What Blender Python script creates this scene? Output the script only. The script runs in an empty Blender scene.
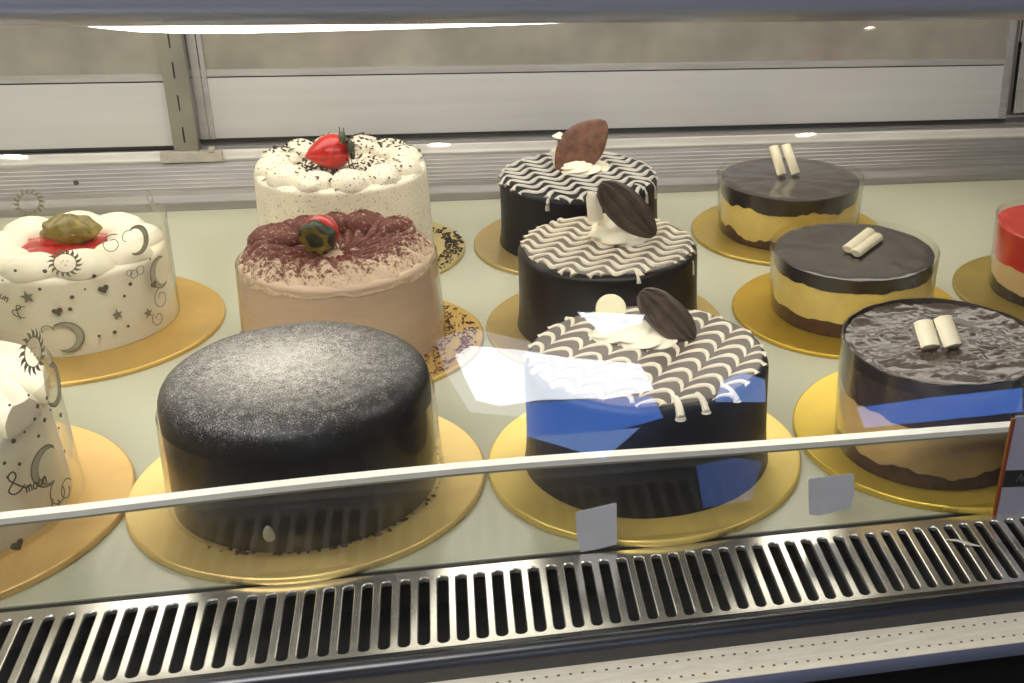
import bpy, bmesh, math, random
from math import sin, cos, pi, radians, sqrt, atan2, hypot
from mathutils import Vector, Matrix, noise

random.seed(7)
sc = bpy.context.scene
C = sc.collection
TAU = 2 * pi

# ------------------------------------------------------------------ camera
PITCH, ROLL, YAW = radians(25.1372), radians(2.6025), radians(14.6214)
FPX, PCX, PCY, CAM_H = 1295.65, 771.09, 341.5, 0.6
fw = Vector((sin(YAW)*cos(PITCH), cos(YAW)*cos(PITCH), -sin(PITCH)))
r0 = Vector((cos(YAW), -sin(YAW), 0)); u0 = r0.cross(fw)
RT = r0*cos(ROLL) + u0*sin(ROLL); UP = -r0*sin(ROLL) + u0*cos(ROLL)
EYE = Vector((0, 0, CAM_H))
cd = bpy.data.cameras.new('camera'); cam = bpy.data.objects.new('camera', cd); C.objects.link(cam)
m = Matrix.Identity(4)
for i in range(3):
    m[i][0] = RT[i]; m[i][1] = UP[i]; m[i][2] = -fw[i]; m[i][3] = EYE[i]
cam.matrix_world = m
cd.sensor_width = 36; cd.lens = FPX*36/1024; cd.shift_x = (512-PCX)/1024; cd.shift_y = (PCY-341.5)/1024
cd.clip_start = 0.02; cd.clip_end = 60
sc.camera = cam

def ray(px, py):
    return (fw + RT*((px-PCX)/FPX) - UP*((py-PCY)/FPX)).normalized()
def at_z(px, py, z=0.0):            # where a sight line meets the level z
    d = ray(px, py); return EYE + d*((z-CAM_H)/d.z)
def at_Y(px, py, Y):                # where it meets the upright plane at depth Y
    d = ray(px, py); return EYE + d*(Y/d.y)
def on_cyl(px, py, cx, cy, r, far=False):   # where it meets an upright cylinder
    d = ray(px, py); ox, oy = -cx, -cy
    a = d.x*d.x+d.y*d.y; b = 2*(ox*d.x+oy*d.y); c = ox*ox+oy*oy-r*r
    D = max(b*b-4*a*c, 0); t = (-b + (sqrt(D) if far else -sqrt(D)))/(2*a)
    p = EYE + d*t
    return atan2(p.y-cy, p.x-cx), p.z

# ------------------------------------------------------------------ materials
def mat(name):
    mt = bpy.data.materials.new(name); mt.use_nodes = True
    nt = mt.node_tree; nt.nodes.clear()
    out = nt.nodes.new('ShaderNodeOutputMaterial')
    return mt, nt, out
class G:                             # small node helper
    def __init__(s, nt): s.nt = nt
    def n(s, t, **k):
        nd = s.nt.nodes.new(t)
        for a, b in k.items():
            if a.startswith('i_'):
                nd.inputs[a[2:].replace('_', ' ')].default_value = b
            else: setattr(nd, a, b)
        return nd
    def l(s, a, b): s.nt.links.new(a, b)
    def obj(s): return s.n('ShaderNodeTexCoord').outputs['Object']
    def noise(s, scale, detail=2, rough=.5, vec=None, sc3=None):
        nd = s.n('ShaderNodeTexNoise'); nd.inputs['Scale'].default_value = scale
        nd.inputs['Detail'].default_value = detail; nd.inputs['Roughness'].default_value = rough
        v = vec if vec is not None else s.obj()
        if sc3:
            mp = s.n('ShaderNodeMapping'); mp.inputs['Scale'].default_value = sc3
            s.l(v, mp.inputs['Vector']); v = mp.outputs[0]
        s.l(v, nd.inputs['Vector']); return nd.outputs['Fac']
    def ramp(s, fac, stops, interp='LINEAR'):
        nd = s.n('ShaderNodeValToRGB'); nd.color_ramp.interpolation = interp
        e = nd.color_ramp.elements
        while len(e) < len(stops): e.new(.5)
        for el, (p, c) in zip(e, stops):
            el.position = p; el.color = (*c, 1) if len(c) == 3 else c
        s.l(fac, nd.inputs[0]); return nd.outputs[0]
    def math(s, op, a, b=None, clamp=False):
        nd = s.n('ShaderNodeMath', operation=op); nd.use_clamp = clamp
        for i, v in enumerate((a, b)):
            if v is None: continue
            if isinstance(v, (int, float)): nd.inputs[i].default_value = v
            else: s.l(v, nd.inputs[i])
        return nd.outputs[0]
    def mix(s, fac, a, b):
        nd = s.n('ShaderNodeMix', data_type='RGBA')
        for i, v in ((0, fac), (6, a), (7, b)):
            if isinstance(v, (int, float)): nd.inputs[i].default_value = v
            elif isinstance(v, tuple): nd.inputs[i].default_value = (*v, 1)
            else: s.l(v, nd.inputs[i])
        return nd.outputs[2]
    def bump(s, h, strength=.3, dist=.001):
        nd = s.n('ShaderNodeBump'); nd.inputs['Strength'].default_value = strength
        nd.inputs['Distance'].default_value = dist; s.l(h, nd.inputs['Height']); return nd.outputs[0]
def lin(c):                           # sRGB 0..255 to linear
    return tuple(((v/255+.055)/1.055)**2.4 if v > 10 else v/255/12.92 for v in c)
def pmat(name, col, rough=.5, metal=0.0, var=0.08, nscale=30, bump=0.0, bscale=200, spec=.5, sss=0.0, coat=0.0, stretch=None, bdist=.001, trans=0.0):
    mt, nt, out = mat(name); g = G(nt); p = g.n('ShaderNodeBsdfPrincipled')
    c = lin(col); f = g.noise(nscale, 3, .6, sc3=stretch)
    lo = tuple(max(0, v*(1-var)) for v in c); hi = tuple(min(1, v*(1+var)) for v in c)
    g.l(g.ramp(f, [(.3, lo), (.7, hi)]), p.inputs['Base Color'])
    p.inputs['Roughness'].default_value = rough; p.inputs['Metallic'].default_value = metal
    p.inputs['Specular IOR Level'].default_value = spec
    if sss:
        p.inputs['Subsurface Weight'].default_value = sss; p.inputs['Subsurface Radius'].default_value = (.01, .006, .004)
        p.inputs['Subsurface Scale'].default_value = .5
    if coat: p.inputs['Coat Weight'].default_value = coat; p.inputs['Coat Roughness'].default_value = .12
    if trans: p.inputs['Transmission Weight'].default_value = trans
    if bump:
        g.l(g.bump(g.noise(bscale, 4, .6, sc3=stretch), bump, bdist), p.inputs['Normal'])
    g.l(p.outputs[0], out.inputs[0]); return mt
def glass_mat(name, tint=(1, 1, 1), base=.04, rough=0.0, haze=0.0, hazecol=(.7, .7, .7)):
    mt, nt, out = mat(name); g = G(nt)
    t = g.n('ShaderNodeBsdfTransparent'); t.inputs[0].default_value = (*tint, 1)
    gl = g.n('ShaderNodeBsdfGlossy'); gl.inputs['Roughness'].default_value = rough
    lw = g.n('ShaderNodeLayerWeight'); lw.inputs['Blend'].default_value = .5
    f = g.math('MULTIPLY_ADD', g.math('POWER', lw.outputs['Facing'], 5.0), 1-base)
    f.node.inputs[2].default_value = base
    mx = g.n('ShaderNodeMixShader'); g.l(f, mx.inputs[0]); g.l(t.outputs[0], mx.inputs[1]); g.l(gl.outputs[0], mx.inputs[2])
    res = mx.outputs[0]
    if haze:
        d = g.n('ShaderNodeBsdfDiffuse'); d.inputs[0].default_value = (*hazecol, 1)
        m2 = g.n('ShaderNodeMixShader'); g.l(g.ramp(g.noise(18, 4, .6), [(.35, (haze*.5,)*3), (.75, (haze*1.5,)*3)]), m2.inputs[0])
        g.l(res, m2.inputs[1]); g.l(d.outputs[0], m2.inputs[2]); res = m2.outputs[0]
    g.l(res, out.inputs[0]); return mt
def emit(name, col, st):
    mt, nt, out = mat(name); g = G(nt); e = g.n('ShaderNodeEmission')
    e.inputs[0].default_value = (*lin(col), 1); e.inputs[1].default_value = st
    g.l(e.outputs[0], out.inputs[0]); return mt

def gold_mat(name, col, metal=.75, rough=.36):
    mt, nt, out = mat(name); g = G(nt); p = g.n('ShaderNodeBsdfPrincipled'); c = lin(col)
    f = g.noise(14, 4, .6); sp = g.noise(420, 2, .7)
    col1 = g.ramp(f, [(.3, tuple(v*.86 for v in c)), (.7, tuple(min(1, v*1.1) for v in c))])
    g.l(col1, p.inputs['Base Color'])
    p.inputs['Metallic'].default_value = metal*.72
    g.l(g.math('MULTIPLY_ADD', sp, .25), p.inputs['Roughness']); p.inputs['Roughness'].links[0].from_node.inputs[2].default_value = rough-.12
    g.l(g.bump(g.noise(300, 3, .6), .12, .0006), p.inputs['Normal'])
    g.l(p.outputs[0], out.inputs[0]); return mt

def speck_mat(name, base, spot, scale=500, thr=.66, rough=.55, sss=.15, bump=.25, bscale=60):
    mt, nt, out = mat(name); g = G(nt); p = g.n('ShaderNodeBsdfPrincipled')
    f = g.noise(scale, 1, .5); big = g.noise(25, 3, .6)
    b = g.ramp(big, [(.3, tuple(v*.88 for v in lin(base))), (.7, tuple(min(1, v*1.06) for v in lin(base)))])
    g.l(g.mix(g.ramp(f, [(thr, (0, 0, 0)), (thr+.05, (1, 1, 1))]), b, lin(spot)), p.inputs['Base Color'])
    p.inputs['Roughness'].default_value = rough; p.inputs['Subsurface Weight'].default_value = sss
    p.inputs['Subsurface Radius'].default_value = (.008, .006, .004); p.inputs['Subsurface Scale'].default_value = .4
    g.l(g.bump(g.noise(bscale, 4, .65), bump, .003), p.inputs['Normal'])
    g.l(p.outputs[0], out.inputs[0]); return mt

def dusted_mat():                    # black glaze under sieved sugar, thickest left of the middle of the top
    mt, nt, out = mat('dusted_chocolate'); g = G(nt); p = g.n('ShaderNodeBsdfPrincipled')
    ob = g.obj(); sx = g.n('ShaderNodeSeparateXYZ'); g.l(ob, sx.inputs[0])
    dx = g.math('SUBTRACT', sx.outputs[0], -.012); dy = g.math('SUBTRACT', sx.outputs[1], .012)
    r = g.math('SQRT', g.math('ADD', g.math('MULTIPLY', dx, dx), g.math('MULTIPLY', dy, dy)))
    up = g.ramp(g.math('MULTIPLY', sx.outputs[2], 8.0), [(.62, (0, 0, 0)), (.80, (1, 1, 1))])
    dens = g.ramp(g.math('MULTIPLY', r, 8.0), [(0.0, (.78,)*3), (.35, (.52,)*3), (.62, (.33,)*3), (.86, (.2,)*3), (1.0, (.06,)*3)])
    dens = g.math('MULTIPLY', dens, up)
    fine = g.noise(900, 2, .8); cl = g.noise(120, 3, .7)
    fac = g.math('ADD', fine, g.math('MULTIPLY', g.math('SUBTRACT', cl, .5), .35))
    fac = g.math('ADD', fac, g.math('MULTIPLY', dens, .52))
    mask = g.math('MULTIPLY', g.ramp(fac, [(.62, (0, 0, 0)), (.98, (1, 1, 1))]), g.ramp(dens, [(0.02, (0, 0, 0)), (.2, (1, 1, 1))]))
    g.l(g.mix(mask, lin((17, 17, 19)), lin((215, 208, 198))), p.inputs['Base Color'])
    p.inputs['Roughness'].default_value = .42
    g.l(g.bump(g.noise(55, 3, .6), .25, .002), p.inputs['Normal'])
    g.l(p.outputs[0], out.inputs[0]); return mt

def cocoa_cream_mat():
    mt, nt, out = mat('cocoa_dusted_cream'); g = G(nt); p = g.n('ShaderNodeBsdfPrincipled')
    ob = g.obj(); sx = g.n('ShaderNodeSeparateXYZ'); g.l(ob, sx.inputs[0])
    dy = g.math('SUBTRACT', sx.outputs[1], .018); dx = g.math('ADD', sx.outputs[0], .008)
    r = g.math('SQRT', g.math('ADD', g.math('MULTIPLY', dx, dx), g.math('MULTIPLY', dy, dy)))
    dens = g.ramp(g.math('MULTIPLY', r, 8.0), [(0, (1,)*3), (.62, (.85,)*3), (.92, (.0,)*3)])
    f = g.math('ADD', g.math('SUBTRACT', g.math('MULTIPLY', g.noise(230, 4, .85), 1.5), .25), g.math('MULTIPLY', dens, .42))
    mask = g.ramp(f, [(.62, (0, 0, 0)), (.78, (1, 1, 1))])
    g.l(g.mix(mask, lin((214, 188, 158)), lin((98, 38, 18))), p.inputs['Base Color'])
    p.inputs['Roughness'].default_value = .6; p.inputs['Subsurface Weight'].default_value = .0
    p.inputs['Subsurface Radius'].default_value = (.008, .005, .004); p.inputs['Subsurface Scale'].default_value = .4
    g.l(p.outputs[0], out.inputs[0]); return mt

def stick_mat(): return pmat('white_chocolate', (232, 222, 192), .45, sss=.2, nscale=120, var=.05)

def dotted_trim_mat():               # cream aluminium trim with two rows of punched pinholes
    mt, nt, out = mat('pinhole_trim'); g = G(nt); p = g.n('ShaderNodeBsdfPrincipled')
    ob = g.obj(); sx = g.n('ShaderNodeSeparateXYZ'); g.l(ob, sx.inputs[0])
    P = .0086
    fx = g.math('SUBTRACT', g.math('MODULO', g.math('ADD', sx.outputs[0], 10.0), P), P/2)
    tot = None
    for y0 in (.7480, .7305):
        dy = g.math('SUBTRACT', sx.outputs[1], y0)
        d = g.math('SQRT', g.math('ADD', g.math('MULTIPLY', fx, fx), g.math('MULTIPLY', dy, dy)))
        h = g.math('LESS_THAN', d, .00115); tot = h if tot is None else g.math('MAXIMUM', tot, h)
    st = g.ramp(g.noise(40, 4, .6, sc3=(1, 6, 6)), [(.3, lin((234, 226, 204))), (.7, lin((252, 246, 228)))])
    g.l(g.mix(tot, st, lin((110, 98, 70))), p.inputs['Base Color'])
    p.inputs['Roughness'].default_value = .4; p.inputs['Metallic'].default_value = .15
    g.l(p.outputs[0], out.inputs[0]); return mt

M = {}
M['deck'] = pmat('pale_green_deck', (196, 196, 172), .16, var=.03, nscale=5, spec=.5)
M['alu'] = pmat('worn_aluminium', (186, 183, 182), .42, .5, var=.14, nscale=8, stretch=(1, 14, 14), bump=.05, bscale=60)
M['alu_rail'] = pmat('satin_door_rail', (205, 204, 206), .38, .25, var=.05, nscale=4, stretch=(.5, 6, 14))
M['alu_rib'] = pmat('dull_ribbed_aluminium', (160, 156, 154), .45, .5, var=.16, nscale=8, stretch=(1, 14, 14))
M['alu_lip'] = pmat('pale_track_lip', (224, 220, 216), .45, .15, var=.12, nscale=10, stretch=(1, 10, 10))
M['alu_dark'] = pmat('grey_upright_metal', (150, 147, 136), .45, .6, var=.1, nscale=20)
M['shadowgap'] = pmat('dark_seal', (42, 40, 36), .6, var=.2)
M['clip'] = pmat('grey_plastic', (186, 180, 168), .5, var=.12, nscale=60)
M['steel'] = pmat('polished_steel', (214, 212, 206), .24, .95, var=.06, nscale=25, bump=.04, bscale=160)
M['grille_steel'] = pmat('polished_grille_steel', (250, 247, 238), .22, .92, var=.05, nscale=25, bump=.02, bscale=120)
M['steel_dark'] = pmat('dull_dark_steel', (86, 86, 88), .32, .9, var=.1, nscale=14, stretch=(1, 10, 10))
M['bar'] = pmat('brushed_steel_bar', (190, 196, 220), .30, .45, var=.06, nscale=6, stretch=(.4, 10, 10))
M['trim'] = dotted_trim_mat()
M['lip'] = pmat('blue_grey_lip', (110, 116, 136), .4, .4, var=.08)
M['black'] = pmat('black_plinth', (12, 12, 13), .5, var=.2)
M['duct'] = pmat('dark_duct', (62, 54, 38), .8, var=.3, nscale=60)
M['glass'] = glass_mat('front_glass_sheet', (.985, .99, .985), .045, haze=.006)
M['stopglass'] = glass_mat('low_glass_sheet', (.885, .885, .87), .04, haze=.014, hazecol=(.45, .45, .42))
M['edge'] = pmat('white_glass_edging', (244, 242, 230), .35, var=.06, nscale=50)
M['channel'] = pmat('grey_edging_channel', (140, 136, 116), .4, var=.08)
M['collar'] = glass_mat('clear_collar_film', (.98, .98, .965), .016, rough=.1, haze=.02, hazecol=(.8, .78, .72))
M['collar_plain'] = glass_mat('clear_acetate_film', (.985, .98, .97), .012, rough=.08)
M['print'] = pmat('grey_green_print', (122, 117, 96), .6, var=.1)
M['print_dark'] = pmat('dark_print', (88, 80, 62), .6, var=.1)
M['print_fill'] = pmat('soft_grey_print', (166, 162, 140), .6, var=.12, nscale=300)
M['pane'] = pmat('smeared_door_glass', (160, 156, 147), .22, .25, var=.24, nscale=9, spec=.6)
M['choc'] = pmat('dark_chocolate_glaze', (30, 24, 21), .38, var=.15, nscale=30, bump=.35, bscale=38, bdist=.003, spec=.32)
M['choc_blue'] = pmat('black_chocolate_glaze', (22, 22, 25), .42, var=.15, nscale=30, bump=.35, bscale=38, bdist=.003, spec=.32)
M['choc_top'] = pmat('brown_chocolate_top', (102, 92, 84), .42, var=.12, nscale=20)
M['icing'] = pmat('cream_icing_lines', (226, 216, 194), .42, sss=.15, var=.05)
M['icing_grey'] = pmat('pale_grey_icing_lines', (200, 195, 186), .42, sss=.1, var=.05)
M['leafchoc'] = pmat('moulded_chocolate', (82, 68, 57), .36, var=.25, nscale=90, bump=.4, bscale=140)
M['leafbrown'] = pmat('cocoa_brown_chocolate', (112, 74, 54), .5, var=.4, nscale=110, bump=.3, bscale=220)
M['cream'] = pmat('whipped_cream', (240, 232, 210), .5, sss=.25, var=.03, nscale=40)
M['whitechoc'] = pmat('ivory_chocolate_disc', (226, 218, 178), .4, sss=.25, var=.04)
M['stick'] = stick_mat()
M['dusted'] = dusted_mat()
M['flecked'] = speck_mat('flecked_cream', (238, 230, 208), (110, 96, 76), 520, .655)
M['pinkcream'] = pmat('mocha_cream', (212, 184, 156), .55, sss=.12, var=.05, nscale=30, bump=.25, bscale=60, stretch=(.3, .3, 4), bdist=.002)
M['cocoa'] = cocoa_cream_mat()
M['whitecake'] = pmat('white_cream_side', (242, 234, 214), .5, sss=.25, var=.03, nscale=20, bump=.15, bscale=40, bdist=.002)
M['red'] = pmat('strawberry_red', (196, 36, 28), .28, var=.35, nscale=160, bump=.35, bscale=500, sss=.1, coat=.4)
M['redjam'] = pmat('red_fruit_jam', (186, 52, 46), .25, var=.35, nscale=90, bump=.4, bscale=160, coat=.5)
M['calyx'] = pmat('olive_calyx', (128, 112, 40), .4, var=.35, nscale=90, bump=.5, bscale=120, coat=.3)
M['calyx_dark'] = pmat('dark_green_calyx', (58, 62, 42), .4, var=.4, nscale=90, bump=.4, bscale=140)
M['flake'] = pmat('chocolate_flake', (52, 38, 26), .6, var=.3, nscale=200)
M['crumb_red'] = pmat('cocoa_crumb', (110, 52, 38), .7, var=.4, nscale=200)
M['glaze'] = pmat('dark_glaze_top', (60, 54, 50), .2, var=.25, nscale=35, bump=.3, bscale=50, coat=.5, bdist=.003)
M['glaze_rough'] = pmat('scraped_chocolate_top', (76, 63, 54), .22, var=.15, nscale=50, bump=.45, bscale=48, coat=.6, bdist=.006, stretch=(1, 2, 1))
M['sponge'] = pmat('yellow_mousse', (246, 216, 124), .5, sss=.2, var=.14, nscale=30, bump=.2, bscale=60, bdist=.002)
M['tanmousse'] = pmat('tan_mousse', (226, 190, 122), .5, sss=.2, var=.16, nscale=26, bump=.2, bscale=60, bdist=.002)
M['crumbbase'] = pmat('brown_crumb_base', (78, 50, 32), .7, var=.5, nscale=120, bump=.6, bscale=150)
M['redglaze'] = pmat('red_fruit_glaze', (206, 60, 50), .25, var=.12, nscale=30, coat=.5)
M['palecake'] = pmat('pale_cream_layer', (226, 196, 142), .5, sss=.2, var=.12, nscale=40)
M['darkfruit'] = pmat('dark_base_layer', (70, 66, 66), .25, .3, var=.6, nscale=90, bump=.8, bscale=110, bdist=.004)
M['paper'] = pmat('grey_white_paper', (218, 218, 222), .7, var=.06, nscale=60, bump=.2, bscale=90)
M['tag_white'] = pmat('lavender_white_card', (176, 174, 190), .5, var=.04)
M['tag_black'] = pmat('black_card_band', (22, 20, 20), .5, var=.1)
M['tag_gold'] = pmat('gold_card_edge', (190, 120, 30), .35, .4, var=.2, nscale=60)
M['tag_red'] = pmat('rust_red_card_edge', (150, 62, 38), .4, .1, var=.2, nscale=60)
M['tag_grey'] = pmat('grey_lettering', (96, 96, 100), .6)
M['tube'] = emit('warm_tube_light', (255, 248, 232), 7.0)

# ------------------------------------------------------------------ mesh building
class MB:
    def __init__(s): s.v = []; s.f = []
    def add(s, verts, faces):
        o = len(s.v); s.v += [tuple(v) for v in verts]; s.f += [tuple(i+o for i in f) for f in faces]
    def box(s, x0, x1, y0, y1, z0, z1, M4=None):
        vs = [Vector((x, y, z)) for z in (z0, z1) for y in (y0, y1) for x in (x0, x1)]
        if M4: vs = [M4 @ v for v in vs]
        s.add(vs, [(0, 2, 3, 1), (4, 5, 7, 6), (0, 1, 5, 4), (2, 6, 7, 3), (0, 4, 6, 2), (1, 3, 7, 5)])
    def lathe(s, prof, seg=96, rf=None, zf=None, M4=None, close=False):
        vs = []; n = len(prof)
        for i in range(seg):
            a = TAU*i/seg
            for j, (r, z) in enumerate(prof):
                rr = r + (rf(a, r, z) if rf else 0); zz = z + (zf(a, r, z) if zf else 0)
                v = Vector((rr*cos(a), rr*sin(a), zz)); vs.append(M4 @ v if M4 else v)
        fs = []
        for i in range(seg):
            k = (i+1) % seg
            for j in range(n-1): fs.append((i*n+j, k*n+j, k*n+j+1, i*n+j+1))
            if close: fs.append((i*n+n-1, k*n+n-1, k*n, i*n))
        s.add(vs, fs)
    def extrude_x(s, prof, x0, x1):      # prof: closed loop of (Y, z)
        n = len(prof); vs = [(x0, y, z) for y, z in prof]+[(x1, y, z) for y, z in prof]
        fs = [(i, (i+1) % n, n+(i+1) % n, n+i) for i in range(n)]
        fs += [tuple(range(n))[::-1], tuple(range(n, 2*n))]
        s.add(vs, fs)
    def tube(s, pts, rad, k=8, flat=1.0, up=Vector((0, 0, 1))):
        n = len(pts); P = [Vector(p) for p in pts]; vs = []
        for i, p in enumerate(P):
            d = (P[min(i+1, n-1)]-P[max(i-1, 0)])
            d = d.normalized() if d.length > 1e-9 else Vector((1, 0, 0))
            a = d.cross(up); a = a.normalized() if a.length > 1e-6 else Vector((1, 0, 0)); b = a.cross(d)
            r = rad[i] if isinstance(rad, (list, tuple)) else rad
            for q in range(k):
                t = TAU*q/k; vs.append(p + a*(cos(t)*r) + b*(sin(t)*r*flat))
        fs = [(i*k+q, i*k+(q+1) % k, (i+1)*k+(q+1) % k, (i+1)*k+q) for i in range(n-1) for q in range(k)]
        fs += [tuple(range(k))[::-1], tuple(range((n-1)*k, n*k))]
        s.add(vs, fs)
    def ell(s, M4, u=16, v=10, fn=None):
        vs = []; fs = []
        for j in range(v+1):
            ph = pi*j/v - pi/2
            for i in range(u):
                t = TAU*i/u; p = Vector((cos(ph)*cos(t), cos(ph)*sin(t), sin(ph)))
                if fn: p = fn(p)
                vs.append(M4 @ p)
        for j in range(v):
            for i in range(u): fs.append((j*u+i, j*u+(i+1) % u, (j+1)*u+(i+1) % u, (j+1)*u+i))
        s.add(vs, fs)
    def prism(s, outline, fmap, h):      # outline 2-D list -> mapped by fmap(u,v,w)
        n = len(outline)
        vs = [fmap(u, v, 0) for u, v in outline]+[fmap(u, v, h) for u, v in outline]
        s.add(vs, [tuple(range(n))[::-1], tuple(range(n, 2*n))]+[(i, (i+1) % n, n+(i+1) % n, n+i) for i in range(n)])
    def build(s, name, material, parent=None, smooth=True, tri=False, weld=False):
        me = bpy.data.meshes.new(name); me.from_pydata(s.v, [], s.f); me.update()
        bm = bmesh.new(); bm.from_mesh(me)
        bmesh.ops.remove_doubles(bm, verts=bm.verts, dist=1e-6)
        bmesh.ops.recalc_face_normals(bm, faces=bm.faces)
        if tri: bmesh.ops.triangulate(bm, faces=[f for f in bm.faces if len(f.verts) > 4])
        bm.to_mesh(me); bm.free()
        if smooth:
            me.polygons.foreach_set('use_smooth', [True]*len(me.polygons))
            try: me.set_sharp_from_angle(angle=radians(42))
            except Exception: pass
        me.materials.append(M[material] if isinstance(material, str) else material)
        o = bpy.data.objects.new(name, me); C.objects.link(o)
        if parent: o.parent = parent
        return o
def tag(o, label=None, cat=None, group=None, kind=None):
    if label: o['label'] = label
    if cat: o['category'] = cat
    if group: o['group'] = group
    if kind: o['kind'] = kind
    return o
def thing(name, loc, label, cat, group=None, rz=0):
    o = bpy.data.objects.new(name, None); o.empty_display_size = .02; C.objects.link(o)
    o.location = loc; o.rotation_euler = (0, 0, rz); return tag(o, label, cat, group)
def copy_part(o, parent, loc=None, rot=None, scale=None):
    c = o.copy(); C.objects.link(c); c.parent = parent
    if loc is not None: c.location = loc
    if rot is not None: c.rotation_euler = rot
    if scale is not None: c.scale = scale
    return c
def frame(c, xa, za):                 # matrix with x along xa and z along za, at c
    x = Vector(xa).normalized(); z = Vector(za); z = (z - x*z.dot(x)).normalized(); y = z.cross(x)
    m = Matrix.Identity(4)
    for i in range(3): m[i][0] = x[i]; m[i][1] = y[i]; m[i][2] = z[i]; m[i][3] = c[i]
    return m
def S3(a, b, c): return Matrix.Diagonal((a, b, c, 1))
def T3(v): return Matrix.Translation(v)
def nz(a, b, c=0.0): return noise.noise(Vector((a, b, c)))

# ------------------------------------------------------------------ room behind and around the case
FLZ = -.85
def struct(name, mb, material): o = mb.build(name, material, None, smooth=False); o['kind'] = 'structure'; return o
M['floor'] = pmat('shop_floor_tile', (120, 112, 100), .4, nscale=3)
M['wall'] = pmat('shop_wall_paint', (120, 114, 106), .8, nscale=3)
M['wallb'] = pmat('kitchen_wall_paint', (168, 158, 142), .8, nscale=4, var=.15)
M['ceil'] = pmat('shop_ceiling', (150, 146, 140), .8, nscale=3)
b = MB(); b.box(-3.2, 4.2, -5.2, 3.1, FLZ-.1, FLZ); struct('floor', b, 'floor')
b = MB(); b.box(-3.2, 4.2, -5.2, 3.1, 1.75, 1.85); struct('ceiling', b, 'ceil')
b = MB(); b.box(-3.2, 4.2, 3.0, 3.1, FLZ, 1.75); struct('wall_back', b, 'wallb')
b = MB(); b.box(-3.2, -3.1, -5.2, 3.0, FLZ, 1.75); struct('wall_left', b, 'wall')
b = MB(); b.box(4.1, 4.2, -5.2, 3.0, FLZ, 1.75); struct('wall_right', b, 'wall')
b = MB(); b.box(-3.1, 4.1, -5.2, -5.1, FLZ, 1.75); struct('wall_front', b, 'wall')

# mirror image of a sight line in the sloping front glass
LEAN = radians(15); GY0 = .762
def mirrored(px, py, Yw=None, zw=None):
    n = Vector((0, -cos(LEAN), sin(LEAN))); d = ray(px, py); p0 = Vector((0, GY0, 0))
    h = EYE + d*((p0-EYE).dot(n)/d.dot(n)); r = d - n*(2*d.dot(n))
    t = (Yw-h.y)/r.y if Yw is not None else (zw-h.z)/r.z
    return h + r*t
def panel(name, pts, th, material, parent=None):
    mb = MB(); n = len(pts)
    mb.add([(p.x, p.y, p.z) for p in pts]+[(p.x, p.y-th, p.z) for p in pts],
           [tuple(range(n)), tuple(range(n, 2*n))[::-1]]+[(i, (i+1) % n, n+(i+1) % n, n+i) for i in range(n)])
    return mb.build(name, material, parent, smooth=False)
M['day'] = emit('daylight_window', (238, 244, 255), 11.0)  # added glow behind the white patches mirrored in the front glass
M['day_soft'] = emit('dim_daylight_window', (225, 232, 255), 2.2)
M['bluesign'] = emit('backlit_blue_panel', (78, 128, 225), 6.5)  # added glow behind the blue patches mirrored in the front glass
M['bluesoft'] = emit('backlit_pale_blue_panel', (130, 165, 235), 6.0)
M['panel_glow'] = emit('panel_glow', (255, 248, 234), 3.4)
M['spot'] = emit('downlight_glow', (255, 244, 215), 26.0)
M['winframe'] = pmat('grey_window_frame', (90, 90, 92), .5)
WY = -5.0
def refl_panel(name, px, material, Y=WY, parent=None, th=.02):
    return panel(name, [mirrored(x, y, Y) for x, y in px], th, material, parent)
w1 = refl_panel('window_1', [(455, 356), (470, 346), (520, 350), (560, 357), (640, 364), (654, 390), (612, 398), (540, 400), (500, 406), (476, 400), (468, 384)], 'day'); w1['kind'] = 'structure'  # unseen added panel, outlined to the white patch it mirrors onto the glass
w2 = refl_panel('window_2', [(578, 312), (604, 335), (642, 322), (645, 315)], 'day'); w2['kind'] = 'structure'
w3 = refl_panel('window_3', [(436, 340), (470, 328), (530, 342), (532, 418), (470, 412), (446, 374)], 'day_soft', WY-.06); w3['kind'] = 'structure'  # soft halo around the white patch, made as an added dim glowing panel
s1 = refl_panel('lit_sign', [(527, 403), (527, 437), (612, 432), (664, 418), (652, 396)], 'bluesign', WY+.05)  # unseen added panels, shaped to the blue patches they mirror onto the glass
refl_panel('sign_skirt', [(530, 437), (604, 459), (640, 428)], 'bluesoft', WY+.05, s1)
tag(s1, 'bright blue lit sign mirrored on the front of the nearest feather-iced cake', 'sign', 'blue shop signs')
s2 = refl_panel('lit_sign', [(858, 408), (866, 428), (1023, 412), (1023, 388), (930, 398)], 'bluesign', WY+.05)
tag(s2, 'long blue lit sign mirrored under the large scraped chocolate mousse cake', 'sign', 'blue shop signs')
s3 = refl_panel('lit_sign', [(722, 382), (742, 372), (765, 380), (766, 402), (716, 402)], 'bluesoft', WY+.05)
tag(s3, 'small pale blue lit sign mirrored on the right flank of the nearest feather-iced cake', 'sign', 'blue shop signs')
M['bluedim'] = emit('dim_blue_panel', (90, 130, 215), 2.2)
s4 = refl_panel('lit_sign', [(697, 466), (735, 458), (762, 462), (752, 500), (704, 508)], 'bluedim', WY+.05)
tag(s4, 'dim blue lit sign mirrored low on the nearest feather-iced cake, below the white edging', 'sign', 'blue shop signs')
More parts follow.
